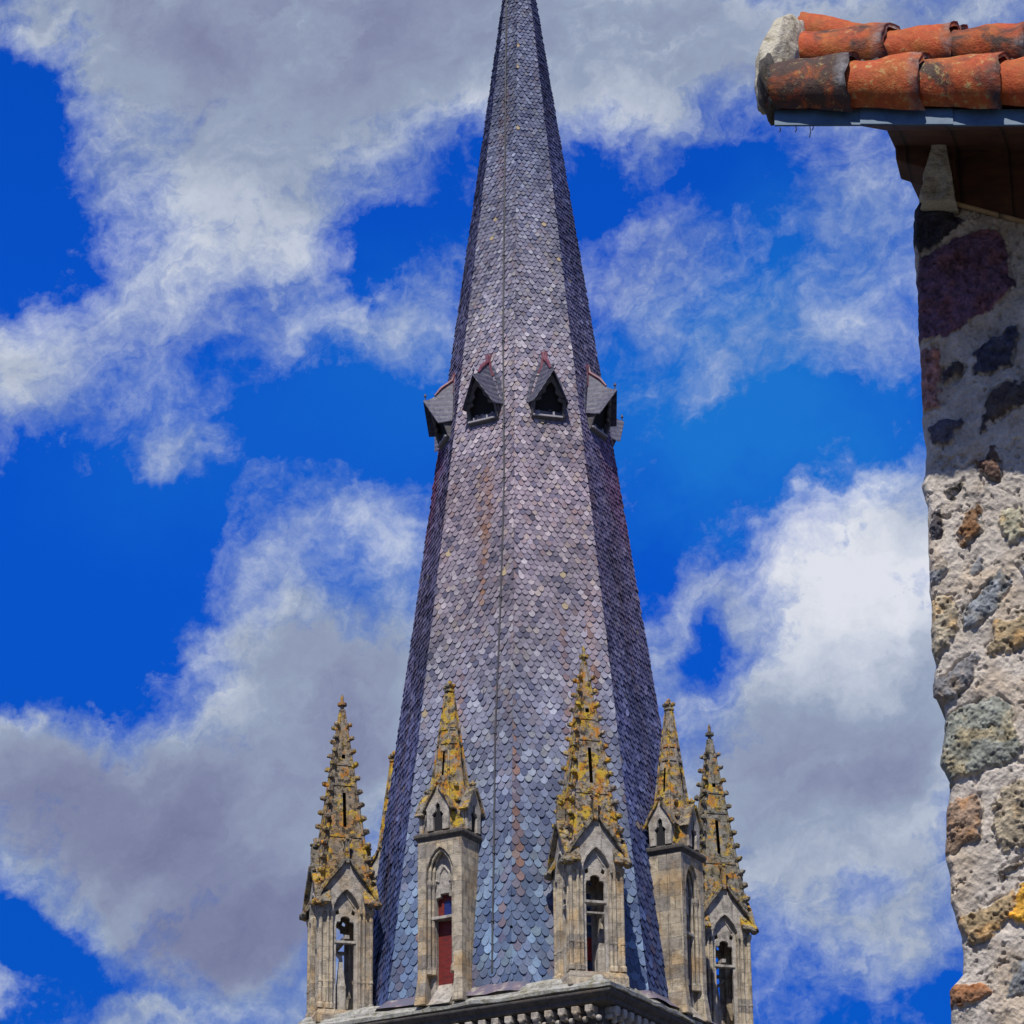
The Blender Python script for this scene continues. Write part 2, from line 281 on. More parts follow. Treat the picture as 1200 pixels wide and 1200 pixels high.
class MB:
    def __init__(s): s.b = bmesh.new(); s.m = Matrix()
    def v(s, p): return s.b.verts.new(s.m @ Vector(p))
    def face(s, vs):
        try: return s.b.faces.new(vs)
        except ValueError: return None
    def hull8(s, lo, hi):
        """solid between two vertex loops of equal length"""
        a = [s.v(p) for p in lo]; c = [s.v(p) for p in hi]; n = len(a)
        s.face(a[::-1]); s.face(c)
        for i in range(n): s.face([a[i], a[(i + 1) % n], c[(i + 1) % n], c[i]])
    def box(s, x0, x1, y0, y1, z0, z1, top=1.0):
        cx, cy = (x0 + x1) / 2, (y0 + y1) / 2
        q = [(x0, y0), (x1, y0), (x1, y1), (x0, y1)]
        s.hull8([(x, y, z0) for x, y in q], [(cx + (x - cx) * top, cy + (y - cy) * top, z1) for x, y in q])
    def loft(s, loops, cap=True):
        rows = [[s.v(p) for p in L] for L in loops]; n = len(rows[0])
        if cap: s.face(rows[0][::-1]); s.face(rows[-1])
        for a, c in zip(rows, rows[1:]):
            for i in range(n): s.face([a[i], a[(i + 1) % n], c[(i + 1) % n], c[i]])
    def lathe(s, prof, n=12, c=(0, 0), rot=0.0):
        s.loft([[(c[0] + r * math.cos(rot + i * math.tau / n), c[1] + r * math.sin(rot + i * math.tau / n), z) for i in range(n)] for r, z in prof])
    def square(s, prof, c=(0, 0)):
        s.loft([[(c[0] + a * h, c[1] + b * h, z) for a, b in ((-1, -1), (1, -1), (1, 1), (-1, 1))] for h, z in prof])
    def plate(s, outer, holes, y0, y1):
        """flat slab in the x-z plane with holes, from y0 (front) to y1 (back)"""
        sides = []
        for y in (y0, y1):
            loops, es = [], []
            for L in [outer] + holes:
                vs = [s.v((x, y, z)) for x, z in L]
                es += [s.b.edges.new((vs[i], vs[(i + 1) % len(vs)])) for i in range(len(vs))]
                loops.append(vs)
            bmesh.ops.triangle_fill(s.b, edges=es, use_beauty=True)
            sides.append(loops)
        for A, C in zip(*sides):
            for i in range(len(A)): s.face([A[i], A[(i + 1) % len(A)], C[(i + 1) % len(A)], C[i]])
    def strip(s, pts, w, y0, y1):
        """moulding of width w above a line of (x, z) points"""
        up = []
        for i, (x, z) in enumerate(pts):
            a = pts[max(0, i - 1)]; c = pts[min(len(pts) - 1, i + 1)]
            dx, dz = c[0] - a[0], c[1] - a[1]; l = math.hypot(dx, dz)
            up.append((x - dz / l * w, z + dx / l * w))
        for i in range(len(pts) - 1):
            q = [pts[i], pts[i + 1], up[i + 1], up[i]]
            s.hull8([(x, y1, z) for x, z in q], [(x, y0, z) for x, z in q])
    def tube(s, pts, r, n=6):
        rings = []
        for i, p in enumerate(pts):
            p = Vector(p); a = Vector(pts[max(0, i - 1)]); c = Vector(pts[min(len(pts) - 1, i + 1)])
            d = (c - a).normalized(); u = d.orthogonal().normalized()
            if abs(d.z) < 0.95: u = d.cross(Vector((0, 0, 1))).normalized()
            w = d.cross(u); rr = r[i] if isinstance(r, (list, tuple)) else r
            rings.append([p + (u * math.cos(k * math.tau / n) + w * math.sin(k * math.tau / n)) * rr for k in range(n)])
        s.loft(rings)
    def blob(s, c, r, sub=1, jit=0.18, seed=0):
        t = bmesh.new(); bmesh.ops.create_icosphere(t, subdivisions=sub, radius=1.0)
        mp = {}
        for v in t.verts:
            k = 1 + jit * mn.noise(v.co * 2.1 + Vector((seed * 3.7, 0, 0)))  + jit * 0.5 * mn.noise(v.co * 6 + Vector((seed * 1.7, 5, 0)))
            mp[v] = s.v((c[0] + v.co.x * r[0] * k, c[1] + v.co.y * r[1] * k, c[2] + v.co.z * r[2] * k))
        for f in t.faces: s.face([mp[v] for v in f.verts])
        t.free()
    def done(s, name, m, parent=None, bevel=0.0, smooth=False, label=None, kind=None, recalc=True):
        if recalc: bmesh.ops.recalc_face_normals(s.b, faces=s.b.faces)
        me = bpy.data.meshes.new(name); s.b.to_mesh(me); s.b.free()
        me.materials.append(M[m] if isinstance(m, str) else m)
        if smooth: me.polygons.foreach_set('use_smooth', [True] * len(me.polygons))
        o = bpy.data.objects.new(name, me); link(o, parent, label, kind=kind)
        if bevel:
            bv = o.modifiers.new('bevel', 'BEVEL'); bv.width = bevel; bv.segments = 1; bv.limit_method = 'ANGLE'; bv.angle_limit = R(40)
        return o

def vnoise(x, y, seed=0):
    """smooth value noise on arrays"""
    xi = np.floor(x).astype(np.int64); yi = np.floor(y).astype(np.int64); xf = x - xi; yf = y - yi
    def h(a, b):
        n = (a * 374761393 + b * 668265263 + seed * 982451653) & 0x7fffffff
        n = ((n ^ (n >> 13)) * 1274126177) & 0x7fffffff
        return ((n ^ (n >> 16)) & 0xffff) / 65535.0
    u = xf * xf * (3 - 2 * xf); v = yf * yf * (3 - 2 * yf)
    return (h(xi, yi) * (1 - u) + h(xi + 1, yi) * u) * (1 - v) + (h(xi, yi + 1) * (1 - u) + h(xi + 1, yi + 1) * u) * v
def fbm(x, y, seed=0, o=5, g=0.5):
    t = 0; a = 1.0; w = 0
    for i in range(o):
        t = t + a * vnoise(x * 2 ** i + 17.3 * i, y * 2 ** i - 9.1 * i, seed + i); w += a; a *= g
    return t / w

def np_mesh(name, co, faces, m, col=None, parent=None, smooth=False, label=None):
    me = bpy.data.meshes.new(name); me.from_pydata(co.tolist() if hasattr(co, 'tolist') else co, [], faces)
    me.materials.append(M[m])
    if col is not None:
        at = me.color_attributes.new('Col', 'FLOAT_COLOR', 'POINT')
        at.data.foreach_set('color', np.concatenate([col, np.ones((len(col), 1))], 1).astype(np.float32).ravel())
    if smooth: me.polygons.foreach_set('use_smooth', [True] * len(me.polygons))
    me.update()
    return link(bpy.data.objects.new(name, me), parent, label)

# ------------------------------------------------------------------ ground
g = MB(); f = [g.v(p) for p in ((-1500, -1500, 0), (1500, -1500, 0), (1500, 1500, 0), (-1500, 1500, 0))]; g.face(f)
g.done('ground', 'ground', kind='structure')

# ------------------------------------------------------------------ the church steeple
KS, ZA = 0.13564, 58.755               # spire: circumradius = KS * (ZA - z)
C22, T22 = math.cos(R(22.5)), math.tan(R(22.5))
def ap(z): return KS * C22 * (ZA - z)
ST = empty('church_steeple', (0, 89.835, 0), R(16.196),
           'tall grey slate church spire with stone pinnacles round its foot', 'steeple')

HT = 4.42
def oct_loop(r, z, rot=22.5, n=8): return [(r * math.sin(R(rot + 360 / n * i)), -r * math.cos(R(rot + 360 / n * i)), z) for i in range(n)]
def sq_loop(h, z): return [(h * 2 ** .5 * math.sin(R(90 * i)), -h * 2 ** .5 * math.cos(R(90 * i)), z) for i in range(4)]

tw = MB()
tw.loft([sq_loop(h, z) for h, z in ((4.9, -0.3), (4.9, 1.2), (4.6, 1.5), (4.6, 12.0), (HT, 12.25), (HT, 22.02))])
tw.done('tower_wall', 'ashlar', ST, bevel=0.02)
# belfry openings on the four sides
for k in range(4):
    for sx in (-1.5, 1.5):
        a = R(45 + 90 * k)
        w = MB(); w.m = Matrix.Rotation(a, 4, 'Z') @ Matrix.Translation((sx, -HT, 0))
        arch = [(0.6, 14.5), (0.6, 18.6), (0.52, 19.1), (0.3, 19.55), (0, 19.85), (-0.3, 19.55), (-0.52, 19.1), (-0.6, 18.6), (-0.6, 14.5)]
        big = [(0.85, 14.2), (0.85, 18.6), (0.76, 19.2), (0.42, 19.85), (0, 20.25), (-0.42, 19.85), (-0.76, 19.2), (-0.85, 18.6), (-0.85, 14.2)]
        w.plate(big, [arch], -0.12, 0.03)
        fr = w.done('belfry_window', 'carved', ST, bevel=0.02)
        w = MB(); w.m = Matrix.Rotation(a, 4, 'Z') @ Matrix.Translation((sx, -HT, 0))
        for j in range(12):
            z = 14.6 + j * 0.36
            w.hull8([(-0.6, -0.02, z), (0.6, -0.02, z), (0.6, 0.0, z + 0.25), (-0.6, 0.0, z + 0.25)], [(-0.6, -0.05, z + 0.02), (0.6, -0.05, z + 0.02), (0.6, -0.03, z + 0.27), (-0.6, -0.03, z + 0.27)])
        w.done('louvre', 'dslate', fr)

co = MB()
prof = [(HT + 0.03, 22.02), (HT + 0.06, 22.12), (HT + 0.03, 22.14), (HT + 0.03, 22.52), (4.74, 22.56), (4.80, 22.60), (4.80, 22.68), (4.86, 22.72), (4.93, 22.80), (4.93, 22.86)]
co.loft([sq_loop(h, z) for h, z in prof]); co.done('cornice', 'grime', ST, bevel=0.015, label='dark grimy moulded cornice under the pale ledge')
le = MB(); le.loft([sq_loop(h, z) for h, z in ((4.80, 22.863), (4.96, 22.90), (4.97, 22.985), (4.80, 23.07), (4.79, 23.12), (4.55, 23.20), (4.53, 23.27), (4.24, 23.46), (4.0, 23.5))]); 
bmesh.ops.subdivide_edges(le.b, edges=le.b.edges[:], cuts=24, use_grid_fill=True)
for v in le.b.verts:
    n_ = mn.noise(v.co * 2.3) * 0.045 + mn.noise(v.co * 7) * 0.03
    v.co.z += n_; v.co.x *= 1 + n_ * 0.12; v.co.y *= 1 + n_ * 0.12
le.done('cornice_ledge', 'ledge', ST, smooth=False)

cb = MB()
cb.box(-0.10, 0.10, -0.36, 0.0, 22.36, 22.53); cb.box(-0.085, 0.085, -0.27, 0.0, 22.24, 22.36)
cb.blob((0, -0.30, 22.36), (0.085, 0.085, 0.085), 2, 0.1); cb.blob((0.18, -0.13, 22.22), (0.08, 0.09, 0.08), 2, 0.1, 4)
corb = cb.done('corbel', 'carved', ST, bevel=0.015)
NC = 23
first = True
for k in range(4):
    for i in range(NC):
        a = R(45 + 90 * k); x = -HT + 0.19 + (2 * HT - 0.38) * i / (NC - 1)
        o = corb if first else dup(corb, ST)
        first = False
        o.location = Matrix.Rotation(a, 3, 'Z') @ Vector((x, -HT - 0.02, 0)); o.rotation_euler = (0, 0, a)

# spire core and slates
sp = MB(); sp.loft([oct_loop(KS * (ZA - z) - 0.03, z) for z in (23.2, 40, 58.0)]); sp.done('spire_core', 'underlay', ST)
sk = MB()
sk.loft([oct_loop(KS * (ZA - z) + h, z) for z, h in ((23.22, 0.34), (23.36, 0.20), (23.44, 0.07), (23.50, 0.05))], cap=False)
bmesh.ops.subdivide_edges(sk.b, edges=sk.b.edges[:], cuts=10, use_grid_fill=True)
for v in sk.b.verts: v.co += v.co.normalized() * mn.noise(v.co * 3) * 0.05
sk.done('lead_skirt', 'skirt', ST, label='purple stained lead skirt round the foot of the slates')

def build_slates():
    V, Fc, Cc = [], [], []; nv = 0
    nz_ = math.cos(math.atan(KS * C22)); ny_ = math.sin(math.atan(KS * C22))
    z = 23.30; row = 0
    pal = np.array([(0.200, 0.186, 0.222), (0.235, 0.220, 0.255), (0.150, 0.142, 0.182), (0.315, 0.300, 0.320), (0.205, 0.172, 0.190), (0.10, 0.10, 0.145), (0.27, 0.245, 0.235)])
    pw = np.array([0.30, 0.22, 0.18, 0.10, 0.09, 0.07, 0.04])
    while z < 58.2:
        W = float(np.interp(z, [23, 27, 31, 36, 50, 58], [0.255, 0.24, 0.205, 0.18, 0.138, 0.12])); E = W * 0.86
        for k in range(8):
            a = R(45 * k); D = np.array([math.sin(a), -math.cos(a), 0]); T = np.array([math.cos(a), math.sin(a), 0]); Nn = D * nz_ + np.array([0, 0, ny_])
            w = ap(z) * T22
            n = int(w / W) + 2
            ts = (np.arange(-n, n + 1) + (0.5 if row % 2 else 0.0)) * W
            ts = ts[np.abs(ts) < w + 0.32 * W]
            m = len(ts)
            if m == 0: continue
            shp = np.array([(-0.47, 1.75, 0.003), (-0.475, 0.66, 0.020), (-0.42, 0.34, 0.027), (-0.23, 0.03, 0.032), (0.0, -0.07, 0.034), (0.23, 0.03, 0.032), (0.42, 0.34, 0.027), (0.475, 0.66, 0.020), (0.47, 1.75, 0.003)])
            ns = len(shp)
            zj = rng.normal(0, 0.05 * E, (m, 1)); hj = rng.uniform(0.75, 1.5, (m, 1)); tj = rng.normal(0, 0.025 * W, (m, 1)); sc = rng.uniform(0.95, 1.06, (m, 1))
            rt = rng.normal(0, 0.035, (m, 1))
            t = ts[:, None] + tj + shp[None, :, 0] * W * sc + rt * shp[None, :, 1] * E
            zz = z + zj + shp[None, :, 1] * E - rt * shp[None, :, 0] * W
            h = shp[None, :, 2] * hj + rng.normal(0, 0.035, (m, 1)) * shp[None, :, 0] * W * 2
            zz = np.minimum(zz, 58.6)
            lim = KS * C22 * (ZA - zz) * T22 + 0.012
            t = np.clip(t, -lim, lim)
            P = D[None, None] * (KS * C22 * (ZA - zz))[..., None] + T[None, None] * t[..., None] + np.array([0, 0, 1.0])[None, None] * zz[..., None] + Nn[None, None] * h[..., None]
            c_ = None; Q = P[:, 1:8] - Nn[None, None] * 0.026                    # lower rim
            A = np.concatenate([P, Q], 1).reshape(-1, 3); V.append(A)
            per = ns + 7
            for i in range(m):
                b = nv + i * per
                Fc.append([b + j for j in range(ns)])
                for j in range(6): Fc.append([b + 1 + j, b + ns + j, b + ns + j + 1, b + 2 + j])
            nv += m * per
            # colour of every slate
            c = pal[rng.choice(len(pal), m, p=pw)] * rng.normal(1.0, 0.10, (m, 1))
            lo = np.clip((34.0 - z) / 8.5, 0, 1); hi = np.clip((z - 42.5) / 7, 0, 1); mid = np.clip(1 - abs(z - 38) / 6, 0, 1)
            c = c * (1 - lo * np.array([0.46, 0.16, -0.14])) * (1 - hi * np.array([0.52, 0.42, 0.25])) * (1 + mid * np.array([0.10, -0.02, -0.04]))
            nn = fbm(ts * 0.9 + 30 * k + 3, np.full(m, z * 0.45), 5, 4)
            c = c * (0.42 + 1.16 * nn)[:, None]
            # rust washed down the face, lichen spots, reddened courses on the flanks
            ru = fbm(ts * 3.2 + 11 * k, np.full(m, z * 0.16 + k), 9, 4)
            pr = np.clip((ru - 0.60) * 7, 0, 1) * rng.uniform(0.2, 0.9, m) * (0.9 if k in (7, 0) else 0.5)
            if z > 42.5: pr = pr * 0.25
            c = c * (1 - pr[:, None]) + pr[:, None] * np.array([0.24, 0.115, 0.055])
            yl = rng.random(m) < 0.003
            c[yl] = np.array([0.36, 0.29, 0.18])
            if k in (6, 2, 5, 1, 3):
                rd = np.clip(1 - abs(z - 39.6) / 3.2, 0, 1) * np.clip((fbm(ts * 1.2 + 40 * k, np.full(m, z * 0.5), 21, 4) - 0.42) * 5, 0, 1) * 0.75
                if k in (2, 3, 1): edge = np.clip((ts / w + 0.25), 0, 1)
                else: edge = np.clip((-ts / w + 0.55), 0, 1)
                rd = rd * edge
                c = c * (1 - rd[:, None]) + rd[:, None] * np.array([0.34, 0.06, 0.10])
            c = np.clip(c * (np.array([0.52, 0.54, 0.80]) if k in (1, 2, 3, 5, 6) else 1.0), 0.012, 0.7)  # flank faces coloured darker and bluer, shade painted into the slates
            cc = np.repeat(c, per, 0).reshape(m, per, 3); cc[:, ns:] *= 0.3      # darker cut edges
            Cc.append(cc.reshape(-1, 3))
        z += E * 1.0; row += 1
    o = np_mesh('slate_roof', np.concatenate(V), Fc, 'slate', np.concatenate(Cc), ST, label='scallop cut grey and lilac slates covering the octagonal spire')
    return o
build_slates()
fi = MB(); fi.lathe([(0.11, 57.8), (0.10, 58.6), (0.2, 58.75), (0.2, 58.9), (0.06, 59.1), (0.04, 61.2)], 10); fi.tube([(-0.5, 0, 60.4), (0.5, 0, 60.4)], 0.04); fi.done('spire_cross', 'cable', ST)

# lightning cable clipped down one face (z, offset) on the face
cbm = MB(); a = R(-45); D = Vector((math.sin(a), -math.cos(a), 0)); T = Vector((math.cos(a), math.sin(a), 0))
pts = [D * (ap(z) + 0.06) + T * t + Vector((0, 0, z)) for z, t in [(55.62, -0.185), (51.17, 0.049), (45.74, 0.315), (42.84, 0.469), (40.02, 0.656), (38.36, 0.768), (34.64, 0.883), (30.58, 0.958), (27.14, 1.129), (25.24, 1.208), (23.83, 1.282)]]
cbm.tube(pts, 0.022, 6)
for p in pts[1:-1]: cbm.blob(p, (0.05, 0.05, 0.05), 1, 0.0)
cbm.done('lightning_cable', 'cable', ST, label='thin dark lightning conductor cable running down the slates')

# ------------------------------------------------------------------ corner pinnacles
def finial(b, z, r, c=(0, 0), top=0.5):
    """collar, four leaf knobs and a bud"""
    b.lathe([(r * 0.35, z - 0.12), (r * 0.4, z), (r * 0.85, z + 0.05), (r * 0.85, z + 0.11), (r * 0.35, z + 0.14), (r * 0.3, z + 0.30 * top * 2)], 8, c)
    zz = z + 0.30 * top * 2
    for i in range(4):
        a = i * math.pi / 2
        b.blob((c[0] + math.cos(a) * r * 0.72, c[1] + math.sin(a) * r * 0.72, zz), (r * 0.45, r * 0.45, r * 0.42), 1, 0.3, i)
    b.blob((c[0], c[1], zz + r * 0.55), (r * 0.42, r * 0.42, r * 0.6), 1, 0.3, 7)

OG = [(1.0, 0.0), (0.93, 0.05), (0.80, 0.25), (0.57, 0.5), (0.29, 0.75), (0.14, 0.9), (0.07, 1.02)]
def make_pinnacle():
    root = bpy.data.objects.new('pinnacle', None)
    b = MB()
    b.square([(0.80, 23.1), (0.79, 23.36), (0.74, 23.48)])
    # body is the pinnacle's own mesh: four corner piers with shafts
    for sx in (-1, 1):
        for sy in (-1, 1):
            x0, x1 = sorted((sx * 0.34, sx * 0.66)); y0, y1 = sorted((sy * 0.34, sy * 0.66))
            b.box(x0, x1, y0, y1, 23.48, 26.95)
            for dx, dy in ((0.49, 0.685), (0.685, 0.49), (0.685, 0.685), (0.38, 0.68), (0.68, 0.38)):
                r = 0.055 if dx + dy > 1.3 else 0.04
                b.lathe([(r * 1.7, 23.5), (r * 1.7, 23.62), (r, 23.68), (r, 24.2), (r * 1.25, 24.22), (r * 1.25, 24.26), (r, 24.28), (r, 26.02), (r * 1.7, 26.14), (r * 1.7, 26.22)], 8, (sx * dx, sy * dy))
    b.box(-0.6, 0.6, -0.6, 0.6, 26.78, 26.93)
    body = b.done('pinnacle', 'ashlar', ST, bevel=0.012)
    for k in range(4):
        rot = Matrix.Rotation(k * math.pi / 2, 4, 'Z')
        A = [(0.37, 23.62), (0.37, 26.08), (0.34, 26.28), (0.25, 26.48), (0.12, 26.64), (0, 26.74)]
        arch = A + [(-x, z) for x, z in A[-2::-1]]
        og = [(0.80 * x, 26.40 + 1.12 * s) for x, s in OG]
        outer = [(0.70, 26.12)] + og + [(-x, z) for x, z in og[::-1]] + [(-0.70, 26.12)]
        # gable sheet with the pointed arch cut into its foot
        g_out = [(0.70, 26.12), (0.72, 26.38)] + og[1:] + [(-x, z) for x, z in og[:0:-1]] + [(-0.72, 26.38), (-0.70, 26.12)]
        hole_top = [(-x, z) for x, z in A[1:-1]] + [A[-1]] + [(x, z) for x, z in A[-2:0:-1]]
        hole_top[0] = (-0.37, 26.12); hole_top[-1] = (0.37, 26.12)
        b = MB(); b.m = rot
        b.plate(g_out + hole_top, [], -0.72, -0.50)
        gb = b.done('gable', 'carved', body, bevel=0.01)
        # raised hood along the arch and ogee coping
        b = MB(); b.m = rot
        o2 = [(0.86, 26.30)] + [(x * 1.02, z) for x, z in og]
        b.strip(o2, -0.085, -0.86, -0.45); b.strip([(-x, z) for x, z in o2[::-1]], -0.085, -0.86, -0.45)
        b.box(-0.055, 0.055, -0.82, -0.60, 27.45, 28.05); finial(b, 28.0, 0.13, (0, -0.71), 0.2)
        for sx in (-1, 1):
            b.blob((sx * 0.85, -0.72, 26.33), (0.11, 0.2, 0.10), 2, 0.35, sx)
            b.blob((sx * 0.55, -0.80, 26.98), (0.07, 0.07, 0.07), 1, 0.4, sx + 3); b.blob((sx * 0.30, -0.80, 27.34), (0.07, 0.07, 0.07), 1, 0.4, sx + 5)
        b.done('gable_coping', 'coping', gb, bevel=0.008)
        b = MB(); b.m = rot
        b.strip([(x, z) for x, z in A[1:]], -0.06, -0.76, -0.70); b.strip([(-x, z) for x, z in A[:0:-1]], -0.06, -0.76, -0.70)
        b.done('hood_mould', 'carved', gb, bevel=0.008)
        # cusped tracery head and the two transoms
        b = MB(); b.m = rot
        L = [(0.245, 25.55), (0.245, 25.80), (0.22, 25.88), (0.13, 25.89), (0.125, 25.98), (0.06, 26.03), (0, 26.04)]
        tr = [(0.375, 25.55), (0.375, 26.10), (0.34, 26.30), (0.25, 26.50), (0.12, 26.66), (0, 26.76)]
        eye = [(0.16, 26.10), (0.25, 26.06), (0.27, 26.16), (0.19, 26.22)]
        lan = [(0.0, 26.36), (0.10, 26.24), (0.05, 26.40), (0.0, 26.55), (-0.05, 26.40), (-0.10, 26.24)]
        b.plate(tr + [(-x, z) for x, z in tr[-2::-1]] + [(-x, z) for x, z in L[:-1]] + L[::-1], [eye, [(-x, z) for x, z in eye[::-1]]], -0.60, -0.50)
        for sx in (-1, 1): b.box(sx * 0.31 - 0.065, sx * 0.31 + 0.065, -0.60, -0.50, 23.5, 25.55)
        # small upper chevron moulding
        b.strip([(0.22, 26.28), (0.0, 26.62)], -0.035, -0.63, -0.59); b.strip([(0.0, 26.62), (-0.22, 26.28)], -0.035, -0.63, -0.59)
        b.done('tracery', 'carved', body, bevel=0.008)
        b = MB(); b.m = rot
        b.box(-0.29, 0.29, -0.63, -0.47, 25.30, 25.37)
        if k % 2 == 0: b.box(-0.25, 0.25, -0.55, -0.48, 25.04, 25.09)
        b.done('transom', 'carved', body, bevel=0.006)
    # crocketed spirelet, a square pyramid with slits
    b = MB(); zb, zt = 26.90, 32.02
    def hw(z): return 0.045 + 0.12 * (zt - z)
    for k in range(4):
        b.m = Matrix.Rotation(k * math.pi / 2, 4, 'Z')
        def q(x0, z0, x1, z1):          # x as function: None means the arris
            def X(x, s, z): return s * hw(z) if x is None else x
            b.face([b.v((X(x0, -1, z0), -hw(z0), z0)), b.v((X(x1, 1, z0), -hw(z0), z0)), b.v((X(x1, 1, z1), -hw(z1), z1)), b.v((X(x0, -1, z1), -hw(z1), z1))])
        for z0, z1, s in ((zb, 28.55, 0), (28.55, 29.55, 0.045), (29.55, 30.55, 0), (30.55, 30.67, 0.05), (30.67, zt, 0)):
            if s: q(None, z0, -s, z1); q(s, z0, None, z1)
            else: q(None, z0, None, z1)
        # roll moulding on the arris and horizontal string
        b.tube([(hw(z) + 0.0, -hw(z) - 0.0, z) for z in (26.95, 29, zt)], [0.055, 0.045, 0.03], 6)
        for z in (28.25, 29.75, 30.35):
            h = hw(z); b.box(-h, h, -h - 0.022, -h + 0.04, z, z + 0.05)
        nC = 12
        for i in range(nC):
            z = 27.25 + i * 0.39; h = hw(z) + 0.075; s = 0.118 - i * 0.003
            b.blob((h, -h, z), (s, s, s * 0.85), 1, 0.45, i + 20 * k); b.blob((h - 0.055, -h + 0.055, z - 0.05), (s * 0.75, s * 0.75, s * 0.6), 1, 0.3, i)
    b.m = Matrix()
    b.lathe([(0.05, 31.95), (0.055, 32.1), (0.13, 32.13), (0.13, 32.20), (0.05, 32.23), (0.045, 32.38), (0.02, 32.46)], 8)
    b.done('crocketed_spirelet', 'lichen', body, bevel=0.0, label='lichen yellowed crocketed stone spirelet')
    # tapering stone stub standing inside
    b = MB(); b.square([(0.12, 23.5), (0.12, 24.2), (0.10, 24.25), (0.03, 25.05)], (0.30, -0.05)); b.tube([(0.30, -0.05, 24.95), (0.36, -0.30, 25.2)], 0.04, 5)
    b.box(-0.66, 0.66, -0.02, 0.10, 25.42, 25.52); b.done('inner_post', 'carved', body)
    return body

PD = 5.3
pin = make_pinnacle()
for k, lab in enumerate(('nearest stone corner pinnacle, thick yellow lichen on its spirelet', 'right hand corner pinnacle, its spirelet grey at the tip', None, 'leftmost corner pinnacle with brown crocketed spirelet against the sky')):
    o = pin if k == 0 else dup(pin, ST)
    a = R(90 * k); o.location = (PD * math.sin(a), -PD * math.cos(a), 0); o.rotation_euler = (0, 0, a)
    if lab: o['label'] = lab
    if k in (1, 3):                      # these two spirelets are browner and greyer
        for ch in o.children:
            if ch.name.startswith('crocketed_spirelet'):
                ch.material_slots[0].link = 'OBJECT'; ch.material_slots[0].material = M['lichen_olive' if k == 1 else 'lichen_brown']
                ch['label'] = 'grey and olive crocketed stone spirelet' if k == 1 else 'brown crocketed stone spirelet'

